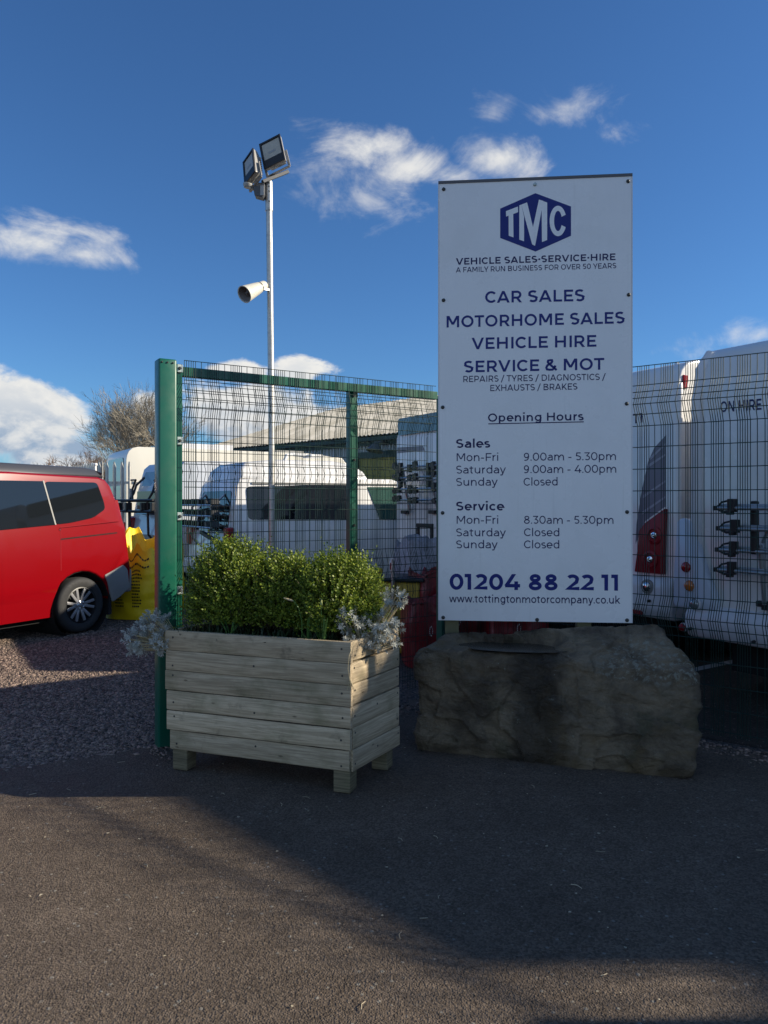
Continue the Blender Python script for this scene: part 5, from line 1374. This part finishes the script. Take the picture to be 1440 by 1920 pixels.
    lettering(root, 'NOW', .12, lambda u, v, l: (u, -.001 - l, v), b[0] + .09, b[0] + .46, b[1] - .012, b[1] - .03, .085, mat=M_NAVYTXT)
motorhome_b()

def motorhome_a():
    fr = Frame((2.154, 7.954, 0), PARK)
    root = coach('motorhome', 'white motorhome beside the sign with big dark red tail lamp and grey swoosh', fr, H=2.93, skirt=.62, group=GM, bev=.12)
    z3 = lambda X, Y_, y=0.0: fr.rear(1160 + X / 3.0, 600 + Y_ / 3.0, y)
    tl = [z3(275, 1060), z3(265, 1430), z3(105, 1415), z3(125, 1270), z3(130, 1185), z3(165, 1140)]
    t = plate(root, 'tail_lamp', tl, .01, .06, M_LAMPDR, bevel=.012, smooth=40)
    for X, Y_ in ((200, 1213), (178, 1348)):
        x, z = z3(X, Y_, -.05); mb = MB(); mb.lathe([(.088, 0), (.088, .012), (.066, .018), (.06, .004)], (x, -.048, z), (0, -1, 0), 24); r = mb.build('lamp_ring', M_LAMPDR, t, smooth=50)
        mb = MB(); mb.lathe([(.036, 0), (.034, .012), (.022, .016), (.020, .012), (.006, .02)], (x, -.048, z), (0, -1, 0), 9); mb.build('bulb_lens', M_LAMPS, t, smooth=50)
    sw = [z3(268, 645), z3(262, 1050), z3(150, 1130), z3(95, 1260), z3(100, 1150), z3(130, 960), z3(165, 800), z3(200, 720)]
    s_ = plate(root, 'swoosh_decal', sw, .001, .0025, M_SWOOSH)
    for (a, b) in (((268, 750), (165, 815)), ((266, 900), (140, 985)), ((264, 990), (130, 1080)), ((268, 690), (180, 770))):
        p, q = z3(*a), z3(*b); mb = MB(); mb.prism([p, (p[0], p[1] - .018), (q[0], q[1] - .03), q], lambda c: (c[0], -.002, c[1]), lambda c: (c[0], -.0045, c[1])); mb.build('pale_streak', M_STRIPE, s_)
    zt = z3(200, 1440)[1]; mb = MB(); zb = z3(280, 1690)[1]
    mb.prism([(.1, zt), (-.06, zt - .01), (-.10, zt - .08), (-.09, zb + .1), (-.02, zb), (.3, zb)], lambda q: (-1.13, q[0], q[1]), lambda q: (1.13, q[0], q[1])); mb.build('bumper', M_WHITE2, root, bevel=.03, seg=3, smooth=50)
    x, z = z3(160, 1500, -.1); lens(root, 'fog_lamp', x, z, .05, -.095, M_LAMPS, 1.4, M_GREYP)
    x, z = z3(173, 1580, -.1); lens(root, 'parking_sensor', x, z, .014, -.095, M_BLACK)
    x, z = z3(95, 1640, -.06); mb = MB(); mb.box((x - .05, -.04, z), (.26, .06, .05)); mb.build('reflector', M_LAMPDR, root, bevel=.01)
    # flank: moulded edge trim and red marker lamp near the top
    mb = MB(); mb.tube([(1.128, .03, .8), (1.128, .03, 2.45), (1.115, .05, 2.66), (1.06, .13, 2.82), (.97, .2, 2.90)], .028, 10); mb.build('corner_trim', M_WHITE, root, smooth=60)
    y, zz = fr.side(1283, 716, 1.125); mb = MB(); mb.box((1.13, y, zz), (.03, .06, .13)); mb.build('marker_lamp', M_LAMPR, root, bevel=.01)
    b = z3(138, 565); lettering(root, '01204 88 22 11', .12, lambda u, v, l: (u, -.001 - l, v), b[0] - 1.15, b[0], b[1] - .02, b[1] - .02, .095, mat=M_NAVYTXT)
motorhome_a()

def motorhome_c():
    fr = Frame((.735, 9.915, 0), PARK)
    root = coach('motorhome', 'white motorhome just left of the sign with bike rack rails and black framed hatch', fr, W=2.12, H=2.76, skirt=.60, group=GM)
    q = lambda px, py, y=0.0: fr.rear(px, py, y)
    zt = q(780, 790)[1]
    plate(root, 'top_panel', rnd([(-1.0, q(760, 815)[1]), (1.0, q(760, 815)[1]), (1.0, q(760, 783)[1]), (-1.0, q(760, 783)[1])], .05), .002, .01, M_GLASSG)
    plate(root, 'grey_decal', [q(745, 839), q(793, 836), q(797, 845), q(745, 850)], .001, .003, M_SWOOSH)
    a, b = q(783, 981), q(813, 1026); mb = MB(); fw = .055
    mb.box(((a[0] + b[0]) / 2, -.012, a[1] - fw / 2), (b[0] - a[0], .03, fw)); mb.box(((a[0] + b[0]) / 2, -.012, b[1] + fw / 2), (b[0] - a[0], .03, fw))
    mb.box((a[0] + fw / 2, -.012, (a[1] + b[1]) / 2), (fw, .029, a[1] - b[1] - 2 * fw)); mb.box((b[0] - fw / 2, -.012, (a[1] + b[1]) / 2), (fw, .029, a[1] - b[1] - 2 * fw)); mb.build('hatch_frame', M_BLACK, root, bevel=.008)
    rk = bpy.data.objects.new('bike_rack', None); COL.objects.link(rk); rk.parent = root
    for px in (757, 809):
        t, bz = q(px, 868, -.15), q(px, 960, -.06); mb = MB(); mb.tube([(t[0], -.18, t[1]), (t[0], -.12, (t[1] + bz[1]) / 2), (t[0], -.04, bz[1])], .02, 8); mb.build('support_tube', M_ALU, rk)
        mb = MB(); mb.box((t[0], -.2, t[1] - .17), (.06, .05, .34)); mb.build('black_bar', M_BLACK, rk, bevel=.006)
        mb = MB(); mb.box((bz[0], -.04, bz[1]), (.14, .06, .05)); mb.build('foot', M_BLACK, rk, bevel=.006)
    for i, py in enumerate((878, 897, 918, 938)):
        x0, z0 = q(742, py, -.2 - .05 * i); y = -.2 - .05 * i
        mb = MB(); mb.tube([(x0, y, z0), (1.0, y, z0)], .016, 6); mb.tube([(x0, y + .03, z0 - .04), (1.0, y + .03, z0 - .04)], .012, 6); r = mb.build('rail', M_ALU, rk)
        for dx in (-.02, .08, .35, .48, .9):
            mb = MB(); mb.box((x0 + dx, y, z0 + random.uniform(-.03, .04)), (.07, .05, random.uniform(.05, .11)), Matrix.Rotation(random.uniform(-.4, .4), 3, 'Y')); mb.build('wheel_clamp', M_BLACK, r)
    zb = q(760, 1045)[1]
    mb = MB(); mb.prism([(.1, zb), (-.06, zb), (-.1, zb - .1), (-.08, .56), (0, .5), (.3, .5)], lambda c: (-1.12, c[0], c[1]), lambda c: (1.12, c[0], c[1])); mb.build('bumper', M_WHITE2, root, bevel=.03, smooth=50)
    for s in (-1, 1):
        mb = MB(); mb.box((s * .98, -.10, zb - .14), (.16, .02, .10)); mb.build('tail_lamp', M_LAMPDR, root, bevel=.01)
motorhome_c()

def van(name, label, fr, mat, H=1.95, W=1.9, rear_in=.30, group=None, wheelr=.33):
    root = thing(name, label, 'van', fr, group=group); h = W / 2; zs = .30; wy, fy, wz = .92, 3.9, .33; k = H / 1.95
    prof = [(.12, .40), (-.02, .46), (-.02, .72), (.03, 1.02), (.06, 1.15), (.06 + rear_in * .4, 1.5 * k), (.06 + rear_in * .85, H - .12), (.06 + rear_in * 1.3, H - .03), (.9, H), (2.9, H + .01), (3.25, H - .1), (4.1, 1.2), (4.8, .95), (4.93, .6), (4.9, .32)]
    prof += arch(fy, wz, .39, zs) + arch(wy, wz, .39, zs) + [(.35, .38)]
    hw = lambda z: h if z <= 1.10 else h - .16 * (z - 1.10) / (H - 1.1)
    body('body', prof, hw, mat, root, bev=.07, seg=5, belt=1.10, zmin=.45, smooth=50)
    windscreen(root, (3.25, H - .1), (4.1, 1.2), h - .22, h - .12); headlights(root, 4.82, .80, h - .25)
    mb = MB(); mb.box((0, 2.4, .42), (W - .3, 4.2, .4)); mb.build('under_body', M_UNDER, root)
    mb = MB(); mb.box((0, -.03, .55), (W - .06, .16, .26)); mb.build('rear_bumper', mat, root, bevel=.04, seg=3, smooth=50)
    for y in (wy, fy):
        mb = MB(); mb.lathe([(.40, -h + .3), (.40, h - .3)], (0, y, wz + .01), (1, 0, 0), 24); mb.build('wheel_well', M_UNDER, root)
        for s in (-1, 1): wheel(root, (s * (h - .12), y, wz), wheelr, .2, s)
    return root, hw
def camper_d():
    fr = Frame((-2.743, 11.606, 0), PARK)
    root, hw = van('camper_van', 'white high roof camper van with long dark side window, broadside behind the mesh', fr, M_WHITE, rear_in=.13)
    sp = lambda px, py: fr.side(px, py, .92)
    gx = lambda z: hw(z) + .004
    a = rnd([sp(466, 912), sp(466, 974), sp(667, 974), sp(667, 908)], .07); slab(root, 'side_window', a, gx, .008, M_GLASS, 1); slab(root, 'side_window', a, gx, .008, M_GLASS, -1)
    b = [sp(695, 913), sp(712, 974), sp(740, 974), (sp(740, 974)[0] + .35, sp(740, 974)[1]), (sp(740, 913)[0] + .05, sp(740, 913)[1])]; slab(root, 'door_window', b, gx, .008, M_GLASSGRN, 1); slab(root, 'door_window', b, gx, .008, M_GLASSGRN, -1)
    for (pa, pb) in (((446, 910), (446, 1080)), ((686, 908), (690, 1085))):
        y0, z0 = sp(*pa); y1, z1 = sp(*pb); slab(root, 'door_gap', [(y0 - .006, z0), (y0 + .006, z0), (y1 + .006, max(z1, .35)), (y1 - .006, max(z1, .35))], .9502 if z0 < 1.1 else lambda z: hw(z) + .0008, .0015, M_GREYP, 1)
    a = sp(431, 893); b = sp(742, 893)
    for s in (-1, 1): slab(root, 'gutter', [(.40, 1.845), (3.1, 1.86), (3.1, 1.885), (.40, 1.875)], .80, .025, M_GREYP, s)
    prt = [(.24, 1.93), (.27, 2.08), (.40, 2.19), (.9, 2.24), (1.9, 2.25), (2.25, 2.19), (2.42, 2.08), (2.46, 1.94), (1.2, 1.90)]
    body('high_roof', prt, lambda z: .79 - .20 * max(0, z - 1.93) / .3, M_WHITE, root, bev=.06, seg=4, zmin=0)
    mb = MB(); mb.tube([(.2, 1.2, 2.22), (.2, 1.25, 2.34), (.2, 1.35, 2.36)], .03, 8); mb.tube([(.2, 1.35, 2.36), (.22, 1.6, 2.34)], .03, 8); mb.box((.25, 1.7, 2.335), (.30, .22, .05)); mb.build('roof_vent', M_WHITE, root, bevel=.01)
    rp = lambda px, py, y=.1: fr.rear(px, py, y)
    yq = lambda z: .06 + .13 * .4 * (z - 1.15) / .35 if z < 1.5 else .112 + .0585 * (z - 1.5) / .33
    mb = MB(); P = rnd([(-.74, 1.13), (.74, 1.13), (.66, 1.75), (-.66, 1.75)], .08); mb.prism(P, lambda c: (c[0], yq(c[1]) + .02, c[1]), lambda c: (c[0], yq(c[1]) - .012, c[1])); mb.build('rear_window', M_GLASS, root)
    for s in (-1, 1):
        mb = MB(); mb.box((s * .885, .02, 1.05), (.15, .12, .32)); mb.build('tail_lamp', M_LAMPR, root, bevel=.02)
    rk = bpy.data.objects.new('bike_rack', None); COL.objects.link(rk); rk.parent = root
    random.seed(13)
    for z in (1.25, 1.42, 1.58):
        mb = MB(); mb.tube([(-.8, -.10, z), (.8, -.10, z)], .018, 6); mb.tube([(-.8, -.22, z - .05), (.8, -.22, z - .05)], .016, 6); r = mb.build('rail', M_ALU, rk)
        for x in (-.75, -.45, -.1, .2, .55, .78):
            mb = MB(); mb.box((x, -.16, z), (.07, .12, .08), Matrix.Rotation(random.uniform(-.5, .5), 3, 'Y')); mb.build('wheel_clamp', M_BLACK, r)
    for x in (-.5, .4):
        mb = MB(); mb.tube([(x, .16, 1.72), (x, -.08, 1.5), (x, -.12, 1.1), (x, .0, .9)], .016, 6); mb.build('support_tube', M_ALU, rk)
    mb = MB(); mb.bar((.2, -.16, 1.12), (.84, -.10, .98), .06, .05); mb.build('strap_arm', M_BLACK, rk)
    return root
camper_d()
def camper_f():
    fr = Frame((-4.334, 13.741, 0), R(-49.5))
    root, hw = van('camper_van', 'white camper van, coloured as in shade, with black bike carrier, left of green post', fr, pmat('shaded_white_paint', (.42, .45, .50), .25, coat=.6), H=2.34, rear_in=.22)  # white body given a bluish grey base colour that imitates shade
    yq = lambda z: .06 + .088 * (z - 1.15) / .65 if z < 1.8 else .148 + .099 * (z - 1.8) / .42
    mb = MB(); P = rnd([(-.78, 1.35), (.78, 1.35), (.68, 2.16), (-.68, 2.16)], .07); mb.prism(P, lambda c: (c[0], yq(c[1]) + .02, c[1]), lambda c: (c[0], yq(c[1]) - .012, c[1])); w = mb.build('rear_window', M_GLASSG, root)
    mb = MB(); mb.box((0, .10, 1.62), (1.42, .05, .34)); mb.build('dark_lower_glass', M_GLASS, w)
    for s in (-1, 1):
        mb = MB(); mb.prism([(s * .93, .78), (s * .78, .78), (s * .80, 1.28), (s * .92, 1.32)], lambda c: (c[0], .10, c[1]), lambda c: (c[0], -.015, c[1])); mb.build('tail_lamp', M_LAMPR, root, bevel=.015)
    mb = MB(); mb.box((.0, -.02, .93), (.52, .012, .115)); mb.build('number_plate_recess', M_GREYP, root)
    mb = MB(); mb.lathe([(.075, 0), (.075, .012), (.062, .014), (.06, .006)], (-.62, -.015, 1.02), (0, -1, 0), 20); mb.build('badge_ring', M_CHROME, root, smooth=50)
    rk = bpy.data.objects.new('bike_carrier', None); COL.objects.link(rk); rk.parent = root
    mb = MB()
    for z, y in ((1.62, -.30), (1.42, -.26)): mb.tube([(-.9, y, z), (.9, y, z)], .022, 6); mb.tube([(-.9, y + .14, z - .02), (.9, y + .14, z - .02)], .018, 6)
    mb.build('rail', M_BLACK, rk)
    mb = MB()
    for x in (-.42, .42): mb.tube([(x, .1, 2.05), (x, -.06, 1.9), (x + .08, -.14, 1.75), (x, -.2, 1.6), (x, -.18, 1.0), (x + .05, -.02, .8)], .022, 6)
    mb.tube([(-.56, -.1, 2.0), (-.30, -.12, 2.0), (-.36, -.16, 1.82), (-.30, -.18, 1.62)], .02, 6); mb.build('frame', M_BLACK, rk)
    for x in (-.8, -.35, .35, .8):
        mb = MB(); mb.box((x, -.24, 1.50), (.08, .12, .15)); mb.build('wheel_clamp', M_BLACK, rk, bevel=.01)
camper_f()
def motorhome_g():
    fr = Frame((-6.983, 19.433, 0), PARK)
    root = coach('motorhome', 'farthest white motorhome with grey rear glass, seen behind the palisade pales', fr, L_=6.6, H=2.98, skirt=.5, group=GM, mat=pmat('cream_white_gelcoat', (.74, .71, .62), .3, coat=.3))
    plate(root, 'rear_window', rnd([(-.95, 1.15), (.95, 1.15), (.90, 2.72), (-.90, 2.72)], .18), .03, .045, M_GLASSG)
    plate(root, 'rear_band', [(-.95, 2.02), (.95, 2.02), (.95, 2.10), (-.95, 2.10)], -.016, .006, M_STRIPE)
    mb = MB(); mb.box((.2, 2.0, 3.06), (1.3, 1.8, .16)); mb.build('roof_box', M_WHITE2, root, bevel=.03)
    mb = MB(); mb.box((.3, 4.6, 3.02), (.9, .9, .10)); mb.build('roof_light', M_GREYP, root, bevel=.02)
    for s in (-1, 1):
        slab(root, 'grey_side_band', [(.9, 2.18), (5.6, 2.18), (5.6, 2.42), (.9, 2.42)], 1.126, .004, M_STRIPE, s)
        slab(root, 'marker_lamp', [(.12, 2.05), (.32, 2.05), (.32, 2.10), (.12, 2.10)], 1.126, .015, M_GREYP, s)
        mb = MB(); mb.box((s * 1.0, -.02, .9), (.18, .05, .4)); mb.build('tail_lamp', M_LAMPR, root, bevel=.02)
motorhome_g()


# ------------------------------------------------------------------ sacks and bins
def bulk_bag(name, label, loc, rot, w, h, mat, prints=None, rim=.10, seed=1, group=None, cat='bag', fill=None, e=5.0, back=0.0, rag=.30):
    random.seed(seed); root = thing(name, label, cat, loc=loc, rot=rot, group=group)
    NT_, NZ = 72, 22
    def surf(th, t, off=0.0):
        c, s = math.cos(th), math.sin(th); k = (abs(c) ** e + abs(s) ** e) ** (-1 / e)
        bul = 1 + .07 * math.sin(math.pi * min(1, t)) - .06 * max(0, t - .8) * 5 * (.5 + .5 * math.sin(3 * th + seed))
        wr = mnoise.noise(Vector((c * 2.2 + seed, s * 2.2, t * 3.0))) * (.03 + .09 * rag) + mnoise.noise(Vector((c * 1.2 + seed, s * 1.2, t * 11))) * .05 * rag + mnoise.noise(Vector((c * 5 + seed, s * 5, t * 9))) * .014
        r = w / 2 * k * bul * (1 + wr) + off
        zn = mnoise.noise(Vector((c * 1.3 + seed * 3, s * 1.3, 0))) + .7 * mnoise.noise(Vector((c * 4 + seed, s * 4, 3)))
        z = h * t * (1 + zn * rag * max(0, t - .55))
        z += back * h * max(0, t - .75) * 4 * max(0, s + .25 * c)
        return Vector((r * c, r * s, z))
    mb = MB(); vs = [surf(2 * math.pi * i / NT_, j / NZ) for j in range(NZ + 1) for i in range(NT_)]
    fs = [(j * NT_ + i, j * NT_ + (i + 1) % NT_, (j + 1) * NT_ + (i + 1) % NT_, (j + 1) * NT_ + i) for j in range(NZ) for i in range(NT_)]
    inn = [Vector((v.x * .93, v.y * .93, v.z - .02)) for v in vs[NZ * NT_:]]; low = [Vector((v.x * .86, v.y * .86, h * .74)) for v in inn]; b = len(vs); vs += inn + low
    for i in range(NT_):
        fs.append((NZ * NT_ + i, NZ * NT_ + (i + 1) % NT_, b + (i + 1) % NT_, b + i)); fs.append((b + i, b + (i + 1) % NT_, b + NT_ + (i + 1) % NT_, b + NT_ + i))
    mb.add(vs, fs); bd = mb.build('bag_body', mat, root, recalc=False, smooth=60)
    mb = MB(); mb.add(low + [Vector((0, 0, h * .78))], [(i, (i + 1) % NT_, NT_) for i in range(NT_)]); mb.build('filling', fill or M_SOIL, root, smooth=80)
    for i in range(4):
        th = math.pi / 4 + i * math.pi / 2; p = surf(th, .97); q = surf(th + .42, .95); mid = (p + q) / 2 + Vector((0, 0, random.uniform(.02, .12))) + (p + q).normalized() * random.uniform(-.1, .04)
        mb = MB(); pts = [p + (mid - p) * t + (q - mid) * t * t for t in (0, .25, .5, .75, 1)]
        for a, c in zip(pts, pts[1:]): mb.bar(a, c, .045, .006)
        mb.build('lifting_loop', mat, root)
    if prints:
        mb = MB()
        for (th0, t0, th1, dz) in prints: 
            n = max(2, int(abs(th1 - th0) / .05))
            vs = [surf(th0 + (th1 - th0) * i / n, t0 + dz * s_, .004) for s_ in (0, 1) for i in range(n + 1)]
            mb.add(vs, [(i, i + 1, n + 2 + i, n + 1 + i) for i in range(n)])
        mb.build('print', M_PRINT if mat is M_YELLOW else M_PRINTW, bd, recalc=False)
    return root
def yellow_bag():
    p = at(262, 945, 10.5); random.seed(2); pr = []
    # broken rows of small dark print on the two faces turned to the pavement
    for col, (c0, wd) in enumerate(((-1.95, .34), (-1.42, .30))):
        for r in range(12):
            x = c0; t = .68 - r * .045
            while x < c0 + wd * random.uniform(.55, 1.0): l = random.uniform(.018, .05); pr.append((x, t, x + l, .022)); x += l + .012
    for r, t in ((0, .86), (1, .755)):
        x = -2.2
        while x < -1.0: l = random.uniform(.02, .06); pr.append((x, t, x + l, .025)); x += l + .014
    bulk_bag('bulk_bag', 'big open yellow bulk bag with dark print behind the red van bumper', (p.x + .10, 10.44, 0), R(-12), .90, .93, M_YELLOW, pr, seed=4, e=3.6, back=.26, rag=.7)
yellow_bag()
def red_sacks():
    G = 'red bulk bags behind the mesh fence'
    for i, (px, Yd, w, h, rot, lab) in enumerate(((805, 7.3, .50, .62, 8, 'lower red bulk bag with white print left of the sign post'), (872, 7.7, .56, .70, -10, 'red bulk bag hidden mostly by the sign, second from the left'), (955, 7.5, .62, .62, 14, 'red bulk bag glimpsed under the middle of the sign'))):
        p = at(px, 945, Yd); pr = []
        for k in range(14): a = k * .449; pr.append((-1.72 + .05 * math.cos(a), .56 + .07 * math.sin(a), -1.70 + .05 * math.cos(a), .02))
        for r in range(3):
            x = -1.95
            while x < -1.45: l = random.uniform(.02, .05); pr.append((x, .30 - r * .07, x + l, .03)); x += l + .02
        bulk_bag('bulk_bag', lab, (p.x, Yd, 0), R(rot), w, h, M_REDBAG, pr, seed=20 + i, group=G)
    p = at(822, 945, 7.75); random.seed(30)
    bulk_bag('bulk_bag', 'upper red bulk bag sagging behind the lower one, left of the sign', (p.x - .02, 7.95, .0), R(20), .50, .84, M_REDBAG, [(-1.8 + .04 * k, .80, -1.78 + .04 * k, .04) for k in range(5)], seed=27, group=G)
    p = at(790, 945, 8.7); bulk_bag('bulk_bag', 'pale see-through netted bag with dark rim on top of the stack behind the mesh', (p.x + .1, 8.9, 0), R(10), .72, 1.12, M_CLEAR, None, seed=35)
    p = at(738, 945, 8.0); root = thing('storage_bin', 'low yellow plastic bin with dark lid behind the mesh and the silver plant', 'bin', loc=(p.x, 8.0, 0), rot=R(-14))
    mb = MB(); mb.prism([(-.30, 0), (.30, 0), (.34, .74), (-.34, .74)], lambda q: (q[0], -.25, q[1]), lambda q: (q[0], .25, q[1])); mb.build('tub', M_YELLOWBIN, root, bevel=.03, smooth=50)
    mb = MB(); mb.box((.10, 0, .765), (.56, .56, .035)); mb.build('lid', M_BLACK, root, bevel=.012)
    mb = MB(); mb.box((-.26, -.05, .80), (.22, .35, .11)); mb.build('hinge_box', M_YELLOW, root, bevel=.02)
    mb = MB(); mb.tube([(.06, -.29, .02), (.06, -.29, .98)], .018, 8); mb.build('pole_handle', M_GALV, root)
red_sacks()
